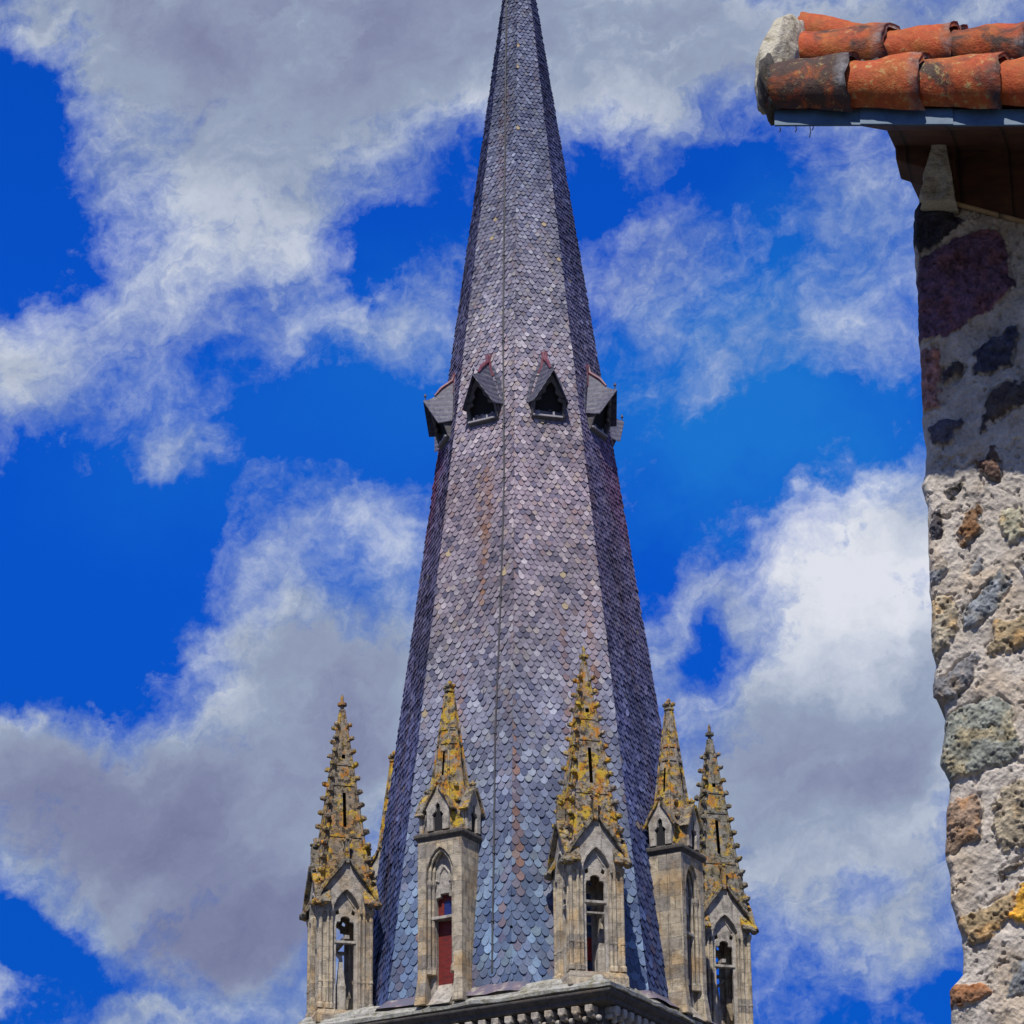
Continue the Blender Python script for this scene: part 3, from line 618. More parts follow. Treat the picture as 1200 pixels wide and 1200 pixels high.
# ------------------------------------------------------------------ lucarnes between the pinnacles
def make_lucarne():
    X, Y0, Y1 = 0.66, -0.50, 0.56
    b = MB()
    A = [(0.42, 23.75), (0.42, 26.42), (0.39, 26.70), (0.29, 26.97), (0.14, 27.16), (0, 27.25)]
    arch = A + [(-x, z) for x, z in A[-2::-1]]
    out = [(X, 23.1), (X, 27.5), (-X, 27.5), (-X, 23.1)]
    b.plate([(X, 23.1), (X, 27.5), (-X, 27.5), (-X, 23.1), (-0.42, 23.1)] + arch[::-1] + [(0.42, 23.1)], [], Y0, Y0 + 0.42)
    b.box(-X, X, Y0 + 0.43, Y1, 23.1, 27.5)
    for sx in (-1, 1):           # splayed foot blocks and nook shafts
        b.hull8([(sx * 0.40, Y0 - 0.10, 23.1), (sx * 0.72, Y0 - 0.10, 23.1), (sx * 0.72, Y1, 23.1), (sx * 0.40, Y1, 23.1)],
                [(sx * 0.43, Y0 - 0.001, 23.85), (sx * 0.662, Y0 - 0.001, 23.85), (sx * 0.662, Y1, 23.85), (sx * 0.43, Y1, 23.85)])
        for dx, dy in ((0.36, -0.40), (0.30, -0.30)):
            b.lathe([(0.085, 23.9), (0.085, 24.05), (0.05, 24.12), (0.05, 26.18), (0.085, 26.30), (0.09, 26.40)], 8, (sx * dx, dy))
            b.tube([(sx * dx, dy, 26.38), (sx * dx * 0.93, dy, 26.70), (sx * dx * 0.68, dy, 26.95), (sx * dx * 0.32, dy, 27.12), (0, dy, 27.2)], 0.05, 6)
    body = b.done('lucarne', 'ashlar', ST, bevel=0.012)
    b = MB()
    hd = [(0.42, 23.1), (0.42, 26.5), (0.3, 26.95), (0, 27.2), (-0.3, 26.95), (-0.42, 26.5), (-0.42, 23.1), (-0.26, 23.1), (-0.26, 25.95), (-0.13, 25.97), (-0.12, 26.06), (0.12, 26.06), (0.13, 25.97), (0.26, 25.95), (0.26, 23.1)]
    b.plate(hd, [], -0.24, -0.10)
    for sx in (-1, 1):     # cusps above the head
        b.tube([(sx * 0.30, -0.25, 26.45), (sx * 0.16, -0.25, 26.38), (sx * 0.15, -0.25, 26.60), (0, -0.25, 26.80)], 0.035, 6)
    b.box(-0.34, 0.34, -0.36, -0.08, 25.36, 25.44)
    b.hull8([(-0.34, -0.62, 23.05), (0.34, -0.62, 23.05), (0.28, -0.06, 23.05), (-0.28, -0.06, 23.05)], [(-0.30, -0.56, 23.12), (0.30, -0.56, 23.12), (0.27, -0.06, 23.72), (-0.27, -0.06, 23.72)])
    b.done('niche_head', 'carved', body, bevel=0.008)
    b = MB(); b.box(-0.27, 0.27, -0.092, -0.072, 23.6, 25.37); b.done('door', 'reddoor', body, label='dark red boarded door')
    b = MB(); b.plate([(-0.27, 25.43), (0.27, 25.43), (0.27, 26.08), (-0.27, 26.08)], [[(-0.10, 25.48), (0.23, 25.48), (0.23, 25.90), (-0.10, 25.90)]], -0.094, -0.074)
    fr = b.done('shutter', 'reddoor', body); b = MB(); b.box(-0.11, 0.24, -0.082, -0.076, 25.47, 25.91); b.done('pane', 'pane', fr)
    b = MB(); b.loft([[(sx * (X + h), (Y0 - h if sy < 0 else Y1 + h), z) for sx, sy in ((-1, -1), (1, -1), (1, 1), (-1, 1))] for h, z in ((0.012, 27.46), (0.03, 27.503), (0.085, 27.56), (0.085, 27.63), (0.02, 27.69))])
    b.done('drip_cornice', 'grime', body, bevel=0.008, label='dark weathered drip cornice')
    # gableted octagonal stage and its spirelet
    cy = 0.05; zb, zt = 27.69, 31.62
    def r8(z): return 0.115 + (0.645 - 0.115) * (zt - z) / (zt - zb)
    b = MB()
    for k in range(8):
        b.m = Matrix.Translation((0, cy, 0)) @ Matrix.Diagonal((1, 0.86, 1, 1)) @ Matrix.Rotation(k * math.pi / 4, 4, 'Z')
        def q(x0, z0, x1, z1):
            def Xf(x, s, z): return s * r8(z) * T22 if x is None else x
            b.face([b.v((Xf(x0, -1, z0), -r8(z0), z0)), b.v((Xf(x1, 1, z0), -r8(z0), z0)), b.v((Xf(x1, 1, z1), -r8(z1), z1)), b.v((Xf(x0, -1, z1), -r8(z1), z1))])
        for z0, z1, s in ((zb, 29.25, 0), (29.25, 29.95, 0.03 if k % 2 == 0 else 0), (29.95, zt, 0)):
            if s: q(None, z0, -s, z1); q(s, z0, None, z1)
            else: q(None, z0, None, z1)
        b.tube([(r8(z) * T22, -r8(z), z) for z in (27.75, 29.5, zt)], [0.05, 0.04, 0.025], 5)
        for z in (30.15, 30.55):
            b.box(-r8(z) * T22, r8(z) * T22, -r8(z) - 0.03, -r8(z) + 0.05, z, z + 0.07)
        if k % 2: 
            b.hull8([(-0.24, -0.74, 27.66), (0.24, -0.74, 27.66), (0.28, -0.5, 27.66), (-0.28, -0.5, 27.66)], [(-0.17, -0.60, 28.55), (0.17, -0.60, 28.55), (0.2, -0.45, 28.55), (-0.2, -0.45, 28.55)])
            b.blob((0, -0.62, 28.55), (0.10, 0.08, 0.10), 1, 0.4, k); b.blob((0, -0.52, 28.95), (0.08, 0.07, 0.08), 1, 0.4, k)
    b.m = Matrix(); b.lathe([(0.11, 31.55), (0.08, 31.68)], 8, (0, cy))
    b.done('octagonal_spirelet', 'lichen', body, label='yellow lichened octagonal stone spirelet')
    b = MB(); finial(b, 31.62, 0.17, (0, cy), 0.35); b.done('finial', 'coping', body)
    for k in range(4):
        b = MB(); b.m = Matrix.Translation((0, cy, 0)) @ Matrix.Rotation(k * math.pi / 2, 4, 'Z')
        d = -0.64 if k in (0, 2) else -0.74
        og = [(0.40 * x, 28.25 + 0.62 * s) for x, s in OG]
        hole = [(-0.14, 27.69), (-0.14, 28.05), (-0.17, 28.10), (-0.12, 28.16), (-0.07, 28.2), (-0.06, 28.36), (0, 28.44), (0.06, 28.36), (0.07, 28.2), (0.12, 28.16), (0.17, 28.10), (0.14, 28.05), (0.14, 27.69)]
        b.plate([(0.32, 27.69), (0.34, 28.25)] + og[1:] + [(-x, z) for x, z in og[:0:-1]] + [(-0.34, 28.25), (-0.32, 27.69)] + hole, [], d, d + 0.10)
        for sx in (-1, 1): b.box(sx * 0.30 - 0.035, sx * 0.30 + 0.035, d + 0.12, -0.3, 27.69, 28.3)
        gb = b.done('gablet', 'carved', body, bevel=0.006)
        b = MB(); b.m = Matrix.Translation((0, cy, 0)) @ Matrix.Rotation(k * math.pi / 2, 4, 'Z')
        o2 = [(0.44, 28.19)] + og
        b.strip(o2, -0.055, d - 0.07, d + 0.2); b.strip([(-x, z) for x, z in o2[::-1]], -0.055, d - 0.07, d + 0.2)
        # saddle roof joining the gablet to the spirelet
        b.hull8([(-0.36, d + 0.1, 28.28), (0.36, d + 0.1, 28.28), (0.2, -0.2, 28.28), (-0.2, -0.2, 28.28)], [(-0.03, d + 0.1, 28.80), (0.03, d + 0.1, 28.80), (0.03, -0.2, 28.85), (-0.03, -0.2, 28.85)])
        finial(b, 28.90, 0.10, (0, d + 0.05), 0.15)
        b.done('gablet_coping', 'coping', gb)
        b = MB(); b.m = Matrix.Translation((0, cy, 0)) @ Matrix.Rotation(k * math.pi / 2, 4, 'Z')
        b.box(-0.19, 0.19, d + 0.075, d + 0.085, 27.695, 28.46); b.done('opening', 'dark', gb)
    return body
luc = make_lucarne()
for k, lab in enumerate(('right hand stone lucarne seen from its blank ashlar side', None, 'lucarne mostly hidden behind the left of the spire', 'stone lucarne with red door on the front left face')):
    o = luc if k == 0 else dup(luc, ST)
    a = R(45 + 90 * k); o.location = (4.40 * math.sin(a), -4.40 * math.cos(a), 0); o.rotation_euler = (0, 0, a)
    if lab: o['label'] = lab
# red hatch in the slates behind the nearest pinnacle
b = MB(); r = ap(23.9)
b.box(0.02, 0.55, -r - 0.10, -r + 0.3, 23.40, 23.95); b.box(0.02, 0.55, -r - 0.08, -r + 0.3, 24.2, 24.8); b.done('hatch', 'redwood', ST, label='bright red hatch behind the nearest pinnacle')

# ------------------------------------------------------------------ small dormers high on the spire
def make_dormer():
    z0, ze, zt = 40.35, 40.76, 41.50        # sill, eaves, front apex
    sl = KS * C22
    def yy(z): return (z - z0) * sl          # slate face; y = 0 at the sill
    def yf(z): return -0.14 - 0.16 * min(1.0, max(0.0, (z - z0) / (ze - z0))) - 0.32 * max(0.0, (z - ze) / (zt - ze))   # gable leans out like a beak
    b = MB()                                 # cheeks and sill box: the dormer's own mesh
    for sx in (-1, 1):
        b.hull8([(sx * 0.42, -0.11, z0), (sx * 0.48, -0.11, z0), (sx * 0.48, 0.06, z0), (sx * 0.42, 0.06, z0)][::sx],
                [(sx * 0.42, -0.25, ze), (sx * 0.48, -0.25, ze), (sx * 0.48, 0.12, ze), (sx * 0.42, 0.12, ze)][::sx])
    b.hull8([(-0.48, -0.03, z0 - 0.10), (0.48, -0.03, z0 - 0.10), (0.48, 0.05, z0 - 0.12), (-0.48, 0.05, z0 - 0.12)], [(-0.48, -0.13, z0), (0.48, -0.13, z0), (0.48, 0.05, z0), (-0.48, 0.05, z0)])
    d = b.done('dormer', 'fgrey', ST)
    b = MB()                                 # pointed front frame with a cusped opening
    o = [(0.48, z0 + 0.02), (0.48, ze), (0.0, zt - 0.04), (-0.48, ze), (-0.48, z0 + 0.02)]
    h = [(-0.40, z0 + 0.06), (0.40, z0 + 0.06), (0.40, ze - 0.02), (0.24, ze + 0.03), (0.25, ze + 0.15), (0.14, ze + 0.23), (0.14, ze + 0.36), (0.0, ze + 0.50), (-0.14, ze + 0.36), (-0.14, ze + 0.23), (-0.25, ze + 0.15), (-0.24, ze + 0.03), (-0.40, ze - 0.02)]
    b.plate(o, [h], 0.06, 0.11)
    for v in b.b.verts: v.co.y += yf(v.co.z)
    b.done('front_frame', 'fgrey', d)
    b = MB(); b.plate([(0.45, z0), (0.45, ze), (0.0, zt - 0.06), (-0.45, ze), (-0.45, z0)], [], 0.22, 0.24)
    for v in b.b.verts: v.co.y += yf(v.co.z)
    b.done('opening', 'dark', d)
    b = MB(); b.box(-0.46, 0.40, -0.17, -0.02, z0 - 0.03, z0 + 0.015); b.box(0.12, 0.17, -0.15, -0.10, z0 + 0.015, z0 + 0.13); b.box(-0.3, -0.27, -0.15, -0.10, z0 + 0.015, z0 + 0.1); b.done('sill', 'sillgrey', d)
    b = MB()                                 # two slopes whose ridge sweeps up to the spire
    rd = [(-0.70, zt + 0.03), (-0.52, zt + 0.09), (-0.32, zt + 0.22), (-0.14, zt + 0.46), (yy(zt + 0.78) - 0.04, zt + 0.78)]
    for sx in (-1, 1):
        rows = []
        for i, (y, z) in enumerate(rd):
            t = i / 4
            e = (sx * (0.51 + 0.05 * t), -0.40 + 0.40 * t ** 0.8, ze - 0.08 + 0.10 * t)
            R_w = []
            for v in (0, 0.33, 0.66, 1):
                px_, pz = e[0] * v, z + (e[2] - z) * v - 0.10 * t * math.sin(math.pi * v)
                py = y + (e[1] - y) * v
                if t == 1: py = yy(pz) - 0.03
                R_w.append((px_, py, pz))
            rows.append(R_w)
        for A_, B_ in zip(rows, rows[1:]):
            for i in range(3):
                p = [A_[i], A_[i + 1], B_[i + 1], B_[i]]
                b.hull8([(x, y, z - 0.03) for x, y, z in p], p)
    b.done('dormer_roof', 'dslate', d)
    b = MB()                                 # red oxide flashing: horn up the slates and along the valleys
    horn = [(0.27, zt + 0.26), (0.14, zt + 0.52), (0.09, zt + 0.80), (0.11, zt + 1.0), (0.0, zt + 0.93), (-0.11, zt + 1.0), (-0.09, zt + 0.80), (-0.14, zt + 0.52), (-0.27, zt + 0.26)]
    b.hull8([(x, yy(z) + 0.03, z) for x, z in horn], [(x * 0.9, yy(z) - 0.05, z) for x, z in horn])
    b.tube([(0, -0.36, zt + 0.22), (0, -0.17, zt + 0.47), (0, yy(zt + 0.74) - 0.08, zt + 0.74), (0, yy(zt + 1.0) - 0.06, zt + 1.0)], [0.03, 0.055, 0.06, 0.03], 6)
    b.done('flashing', 'redlead', d, label='red oxide flashing rising in a horn')
    b = MB()
    for sx in (-1, 1):
        p = [(sx * 0.10, zt + 0.55), (sx * 0.34, zt + 0.02), (sx * 0.55, ze), (sx * 0.61, ze + 0.03), (sx * 0.45, zt + 0.06), (sx * 0.17, zt + 0.60)]
        b.hull8([(x, yy(z) + 0.03, z) for x, z in p], [(x, yy(z) - 0.045, z) for x, z in p])
    b.done('valley', 'dslate', d)
    b = MB(); b.lathe([(0.02, zt + 0.0), (0.016, zt + 0.14), (0.04, zt + 0.16), (0.04, zt + 0.21), (0.005, zt + 0.26)], 6, (0, -0.64)); b.done('spike', 'dslate', d)
    return d
dor = make_dormer()
for k in range(8):
    o = dor if k == 0 else dup(dor, ST)
    a = R(45 * k); r = ap(40.35); o.location = (r * math.sin(a), -r * math.cos(a), 0); o.rotation_euler = (0, 0, a)

# ------------------------------------------------------------------ the stone house on the right
HO = empty('stone_house', (2.04600818, 16.0, 0), R(-12), 'corner of a rubble stone house with orange clay tiles along its eave', 'house')
EDGE = np.array([(5.164, -0.088), (5.492, -0.056), (5.666, -0.05), (5.737, 0.015), (5.862, 0.023), (5.99, 0.01), (6.099, -0.024), (6.226, -0.013), (6.318, -0.032), (6.593, -0.004), (6.701, 0.011), (6.792, -0.03), (6.988, 0.003), (7.112, 0.006), (7.148, -0.043), (7.214, -0.035), (7.326, -0.029), (7.394, -0.037), (7.643, -0.019), (7.713, -0.032), (7.988, -0.021), (8.174, -0.019), (8.294, -0.042), (8.348, -0.018), (8.503, -0.005), (8.646, -0.014), (8.886, -0.009), (9.323, 0.002), (9.695, -0.0), (9.844, 0.008), (9.89, 0.042), (9.94, 0.045)])               # ragged left arris of the masonry: (z, u)
STONES = [([(0.034, 9.906), (0.231, 9.827), (0.279, 9.736), (0.209, 9.684), (0.024, 9.557), (-0.022, 9.707), (-0.011, 9.821)], (0.03, 0.03, 0.045)),
    ([(0.004, 9.535), (0.22, 9.643), (0.399, 9.672), (0.481, 9.577), (0.496, 9.33), (0.383, 9.215), (0.202, 9.119), (0.066, 9.057), (-0.02, 9.095), (-0.02, 9.325)], (0.14, 0.075, 0.12)),
    ([(0.281, 8.984), (0.404, 9.067), (0.504, 9.119), (0.5, 8.989), (0.472, 8.896), (0.361, 8.86), (0.282, 8.864)], (0.06, 0.065, 0.1)),
    ([(0.119, 8.906), (0.21, 8.973), (0.228, 8.908), (0.18, 8.832), (0.118, 8.809)], (0.06, 0.055, 0.06)),
    ([(0.307, 8.693), (0.355, 8.765), (0.562, 8.823), (0.553, 8.681), (0.388, 8.604), (0.271, 8.536)], (0.08, 0.065, 0.06)),
    ([(0.007, 8.563), (0.085, 8.626), (0.19, 8.634), (0.208, 8.575), (0.121, 8.504), (0.021, 8.5)], (0.09, 0.085, 0.11)),
    ([(0.23, 8.37), (0.365, 8.455), (0.39, 8.367), (0.353, 8.263), (0.281, 8.285)], (0.13, 0.08, 0.06)),
    ([(0.103, 8.256), (0.17, 8.305), (0.173, 8.282), (0.125, 8.193), (0.099, 8.195)], (0.08, 0.07, 0.06)),
    ([(-0.019, 9.032), (0.094, 9.01), (0.104, 8.873), (0.075, 8.685), (-0.013, 8.67), (-0.03, 8.84)], (0.33, 0.17, 0.15)),
    ([(0.123, 8.016), (0.175, 8.095), (0.247, 8.153), (0.261, 8.1), (0.247, 8.013), (0.152, 7.93)], (0.22, 0.13, 0.07)),
    ([(-0.019, 8.09), (0.061, 8.143), (0.059, 8.031), (0.031, 7.988), (-0.025, 7.984)], (0.07, 0.065, 0.08)),
    ([(-0.035, 7.819), (0.08, 7.881), (0.089, 7.807), (-0.019, 7.711)], (0.24, 0.25, 0.27)),
    ([(0.144, 7.596), (0.216, 7.648), (0.337, 7.82), (0.389, 7.705), (0.349, 7.613), (0.205, 7.481), (0.124, 7.466)], (0.25, 0.27, 0.29)),
    ([(-0.036, 7.649), (0.102, 7.673), (0.089, 7.442), (-0.02, 7.321), (-0.058, 7.41)], (0.42, 0.36, 0.26)),
    ([(0.233, 7.384), (0.295, 7.496), (0.421, 7.548), (0.496, 7.541), (0.486, 7.384), (0.25, 7.319)], (0.36, 0.28, 0.17)),
    ([(-0.059, 7.239), (0.03, 7.244), (0.165, 7.376), (0.196, 7.324), (0.163, 7.211), (0.07, 7.134), (0.001, 7.108), (-0.065, 7.136)], (0.25, 0.245, 0.25)),
    ([(-0.021, 7.012), (0.1, 7.073), (0.271, 7.116), (0.355, 7.06), (0.37, 6.909), (0.357, 6.84), (0.308, 6.782), (0.112, 6.71), (0.011, 6.701), (-0.051, 6.785), (-0.027, 6.92)], (0.26, 0.27, 0.23)),
    ([(0.157, 7.8), (0.229, 7.867), (0.248, 7.819), (0.175, 7.753)], (0.3, 0.3, 0.3)),
    ([(0.384, 7.816), (0.457, 7.896), (0.514, 7.799), (0.445, 7.714)], (0.33, 0.36, 0.4)),
    ([(0.342, 8.092), (0.45, 8.118), (0.483, 7.962), (0.372, 7.904)], (0.45, 0.42, 0.3)),
    ([(-0.028, 6.599), (0.157, 6.633), (0.151, 6.399), (0.031, 6.335), (-0.053, 6.311)], (0.32, 0.22, 0.15)),
    ([(0.26, 6.624), (0.384, 6.689), (0.397, 6.38), (0.253, 6.318), (0.205, 6.468)], (0.36, 0.3, 0.21)),
    ([(0.21, 6.227), (0.333, 6.291), (0.334, 6.239), (0.22, 6.188)], (0.22, 0.2, 0.17)),
    ([(-0.006, 5.987), (0.129, 6.05), (0.286, 6.136), (0.316, 6.036), (0.203, 5.926), (0.097, 5.862), (0.036, 5.87)], (0.34, 0.25, 0.14)),
    ([(0.274, 6.014), (0.33, 6.18), (0.403, 6.174), (0.388, 5.959), (0.311, 5.952)], (0.62, 0.33, 0.04)),
    ([(0.251, 5.792), (0.378, 5.805), (0.364, 5.606), (0.239, 5.601)], (0.22, 0.23, 0.24)),
    ([(-0.075, 5.659), (0.086, 5.695), (0.14, 5.645), (0.08, 5.591), (-0.072, 5.563)], (0.32, 0.16, 0.08))]                     # outlines of the bedded stones: ((u, z)...), colour

def sdf(px, pz, poly):
    """signed distance to a polygon, positive inside"""
    d = np.full(px.shape, 1e9); ins = np.zeros(px.shape, bool); n = len(poly)
    for i in range(n):
        (ax, az), (bx, bz) = poly[i], poly[(i + 1) % n]
        ex, ez = bx - ax, bz - az; wx, wz = px - ax, pz - az
        t = np.clip((wx * ex + wz * ez) / (ex * ex + ez * ez + 1e-12), 0, 1)
        d = np.minimum(d, (wx - ex * t) ** 2 + (wz - ez * t) ** 2)
        c = ((az > pz) != (bz > pz)) & (px < (bx - ax) * (pz - az) / (bz - az + 1e-12) + ax); ins ^= c
    return np.where(ins, 1, -1) * np.sqrt(d)

def build_rubble():
    zb, zt, uR = 5.1, 10.05, 1.25
    nz, nu, nr = 900, 270, 26
    zs = np.linspace(zb, zt, nz)
    eu = np.interp(zs, EDGE[:, 0], EDGE[:, 1]) + (fbm(zs * 9, zs * 0 + 3, 77, 5) - 0.5) * 0.022
    top = np.where(True, 0, 0)
    s = np.linspace(0, 1, nu) ** 1.15
    Uf = eu[:, None] + s[None, :] * (uR - eu[:, None]); Zf = np.repeat(zs[:, None], nu, 1)
    stones = list(STONES)
    r = random.Random(5)
    for i in range(120):                 # more bedded stones where the wall carries on
        cu, cz = r.uniform(0.46, 1.25), r.uniform(zb, zt); w, h = r.uniform(0.06, 0.2), r.uniform(0.04, 0.11)
        tilt = r.uniform(-0.1, 0.5)
        if any(abs(cu - np.mean([p[0] for p in st[0]])) < w + 0.09 and abs(cz - np.mean([p[1] for p in st[0]])) < h + 0.08 for st in stones): continue
        if cu - w < 0.42: continue
        pl = []
        for j in range(7):
            a = j / 7 * math.tau; k = r.uniform(0.8, 1.15); x, y = w * k * math.cos(a), h * k * math.sin(a)
            pl.append((cu + x * math.cos(tilt) - y * math.sin(tilt), cz + x * math.sin(tilt) + y * math.cos(tilt)))
        stones.append((pl, r.choice([(0.10, 0.10, 0.13), (0.26, 0.24, 0.22), (0.30, 0.22, 0.13), (0.17, 0.12, 0.10), (0.22, 0.22, 0.23)])))
    wob = 0.032
    PU = Uf + (fbm(Uf * 14, Zf * 14, 31, 4) - 0.5) * wob * 2; PZ = Zf + (fbm(Uf * 14, Zf * 14, 41, 4) - 0.5) * wob * 2
    n1 = fbm(Uf * 11, Zf * 11, 3, 6, 0.6); n2 = fbm(Uf * 45, Zf * 45, 13, 4, 0.6); n3 = fbm(Uf * 3.5, Zf * 3.5, 23, 4)
    H = (n1 - 0.5) * 0.034 + (n2 - 0.5) * 0.018 + (n3 - 0.5) * 0.05
    mort = np.array([0.52, 0.465, 0.40])
    C = mort[None, None] * (0.62 + 0.72 * n1)[..., None] * (0.80 + 0.4 * n2)[..., None]
    C = C * (1 - 0.25 * np.clip((n3 - 0.5) * 5, 0, 1)[..., None] * np.array([0.2, 0.5, 0.9]))
    for i, (pl, col) in enumerate(stones):
        xs = [p[0] for p in pl]; z_ = [p[1] for p in pl]
        j0, j1 = np.searchsorted(zs, [min(z_) - 0.05, max(z_) + 0.05])
        if j1 <= j0: continue
        d = sdf(PU[j0:j1], PZ[j0:j1], pl)
        m = np.clip((d + (fbm(Uf[j0:j1] * 40 + i, Zf[j0:j1] * 40, 15 + i, 3) - 0.55) * 0.05 * np.clip(1.2 - d / 0.05, 0, 1)) / 0.013 + 0.45, 0, 1); m = m * m * (3 - 2 * m)
        q1 = fbm(Uf[j0:j1] * 26 + i * 9, Zf[j0:j1] * 26, 50 + i, 5, 0.62); q2 = fbm(Uf[j0:j1] * 80, Zf[j0:j1] * 80 + i, 90 + i, 3, 0.6)
        dome = np.clip(d / 0.06, 0, 1) ** 0.6
        hs = 0.012 + 0.018 * dome + (q1 - 0.5) * 0.036 + (q2 - 0.5) * 0.012
        H[j0:j1] = H[j0:j1] * (1 - m) + hs * m
        H[j0:j1] -= 0.022 * np.exp(-((d + 0.004) / 0.007) ** 2) * np.clip(fbm(Uf[j0:j1] * 9 + i, Zf[j0:j1] * 9, 7, 3) * 2.4 - 0.75, 0, 1)
        cs = np.array(col)[None, None] * (0.05 + 1.9 * q1)[..., None] * (0.6 + 0.8 * q2)[..., None]
        warm = np.clip((fbm(Uf[j0:j1] * 12, Zf[j0:j1] * 12 + 5 * i, 60 + i, 4) - 0.52) * 5, 0, 1)[..., None]
        cs = cs * (1 + warm * np.array([0.35, 0.10, -0.2]))
        C[j0:j1] = C[j0:j1] * (1 - m[..., None]) + cs * m[..., None]
    # pits in the mortar
    pit = np.clip((fbm(Uf * 22, Zf * 22, 101, 4, 0.6) - 0.66) * 9, 0, 1); H -= pit * 0.02
    # arris rolls back, then a side return
    roll = np.clip(1 - s / 0.028, 0, 1) ** 2
    Y = -H + roll[None] * 0.05 
    front = np.stack([Uf, Y, Zf], -1)
    ret = []
    for j in range(nr):                  # side return going back
        t = (nr - j) / nr; yb = 0.05 + 0.55 * t
        uu = eu + 0.008 * (fbm(zs * 7, zs * 0 + yb * 7, 99, 4) - 0.5) + 0.01 + 0.02 * t
        ret.append(np.stack([uu, np.full(nz, yb), zs], -1))
    ret = np.stack(ret, 1)
    G = np.concatenate([ret, front], 1); CC = np.concatenate([np.repeat(C[:, :1], nr, 1), C], 1)
    nc = nu + nr
    # masonry stops under the raking timber
    cap = 9.905 - 0.43 * np.clip(G[..., 0] - 0.03, -0.2, 3) + 0.01
    G[..., 2] = np.minimum(G[..., 2], np.maximum(cap, 9.3))
    idx = np.arange(nz * nc).reshape(nz, nc)
    fs = np.stack([idx[:-1, :-1], idx[:-1, 1:], idx[1:, 1:], idx[1:, :-1]], -1).reshape(-1, 4).tolist()
    np_mesh('rubble_wall', G.reshape(-1, 3), fs, 'rubble', CC.reshape(-1, 3), HO, smooth=True, label='rough rubble wall of dark and ochre stones in pale mortar')
build_rubble()
b = MB()
b.box(0.02, 7.0, 0.03, 0.6, -0.2, 5.12); b.box(1.245, 7.0, 0.03, 0.6, 5.12, 9.7); b.box(0.14, 1.245, 0.3, 0.6, 5.12, 9.45)
b.box(0.14, 0.7, 0.6, 6.0, -0.2, 9.4); b.box(6.45, 7.0, 0.6, 6.0, -0.2, 9.4); b.box(0.14, 7.0, 6.0, 6.5, -0.2, 9.4)
b.done('plain_wall', 'rubble2', HO)

# roof of the house
SL = -0.1285
def edge_z(u): return 9.8046 + SL * u
def soff(u, o): return 9.82 + SL * u + (0.98 - o) * 0.47
def prism(name, m, pts, parent=HO, th=0.03, bevel=0.0, label=None):
    b = MB(); b.hull8(pts, [(x, y, z + th) for x, y, z in pts]); return b.done(name, m, parent, bevel, label=label)
rf = prism('roof', 'timber', [(-0.16, -0.97, soff(-0.16, 0.97)), (6.9, -0.97, soff(6.9, 0.97)), (6.9, 3.2, soff(6.9, 0.2) + 0.9), (-0.06, 3.2, soff(-0.06, 0.2) + 0.9), (-0.06, -0.1, soff(-0.06, 0.1)), (-0.06, -0.5, soff(-0.06, 0.5))], label='dark boarded roof underside')
b = MB()
for i in range(17):                      # lapped zinc sheets under the tiles
    u0 = -0.575 + i * 0.43; u1 = u0 + 0.46; dz = 0.004 * (i % 2); dy = 0.006 * (i % 2); rr_ = random.Random(i).uniform(-0.006, 0.006)
    pts_ = [(-0.998, 0.0), (-1.004, 0.006), (-0.990, 0.10), (-0.984, 0.10)]
    b.hull8([(u0, y - dy, edge_z(u0) + z + dz) for y, z in pts_], [(u1, y - dy + rr_, edge_z(u1) + z + dz + rr_) for y, z in pts_])
b.done('zinc_flashing', 'zinc', rf)
b = MB(); z_ = edge_z(-0.45)
for u, l in ((-0.47, 0.03), (-0.40, 0.07), (-0.385, 0.03), (-0.55, 0.02)): b.tube([(u, -0.99, z_ + 0.01), (u + 0.004, -1.0, z_ - l * 0.5), (u - 0.003, -1.0, z_ - l)], 0.003, 4)
b.done('twig', 'dark', rf)
pb = MB(); pb.hull8([(-0.055, -0.13, 10.078), (0.25, -0.13, 9.93), (0.25, 0.1, 9.93), (-0.055, 0.1, 10.078)], [(-0.055, -0.13, 10.225), (0.25, -0.13, 10.19), (0.25, 0.1, 10.19), (-0.055, 0.1, 10.225)])
pb.done('purlin', 'timber', rf, 0.006)
def rz(u): return 9.915 - 0.43 * (u - 0.03)
bm_ = MB(); bm_.hull8([(0.19, -0.05, rz(0.19)), (2.6, -0.05, rz(2.6)), (2.6, 0.28, rz(2.6)), (0.19, 0.28, rz(0.19))], [(0.15, -0.05, 10.23), (2.6, -0.05, 9.92), (2.6, 0.28, 9.92), (0.15, 0.28, 10.23)])
bm_.done('raking_beam', 'timber', rf, 0.006)
bm_ = MB(); bm_.hull8([(0.20, -0.064, rz(0.20) - 0.012), (2.6, -0.064, rz(2.6) - 0.012), (2.6, -0.03, rz(2.6) - 0.012), (0.20, -0.03, rz(0.20) - 0.012)], [(0.20, -0.064, rz(0.20) + 0.006), (2.6, -0.064, rz(2.6) + 0.006), (2.6, -0.03, rz(2.6) + 0.006), (0.20, -0.03, rz(0.20) + 0.006)])
bm_.done('beam_highlight', 'lit_edge', rf, 0.004)  # light strip added as a painted sun highlight under the beam
b = MB(); b.hull8([(0.055, -0.15, 9.815), (0.243, -0.18, 9.78), (0.243, 0.1, 9.80), (0.05, 0.1, 9.815)], [(0.147, -0.18, 10.195), (0.208, -0.19, 10.185), (0.208, 0.05, 10.20), (0.14, 0.05, 10.20)])
bmesh.ops.subdivide_edges(b.b, edges=b.b.edges[:], cuts=14, use_grid_fill=True)
for v in b.b.verts: v.co += Vector((mn.noise(v.co * 14) * 0.022 * (1 if v.co.x < 0.13 else 0.35), mn.noise(v.co * 17 + Vector((3, 3, 3))) * 0.02, 0))
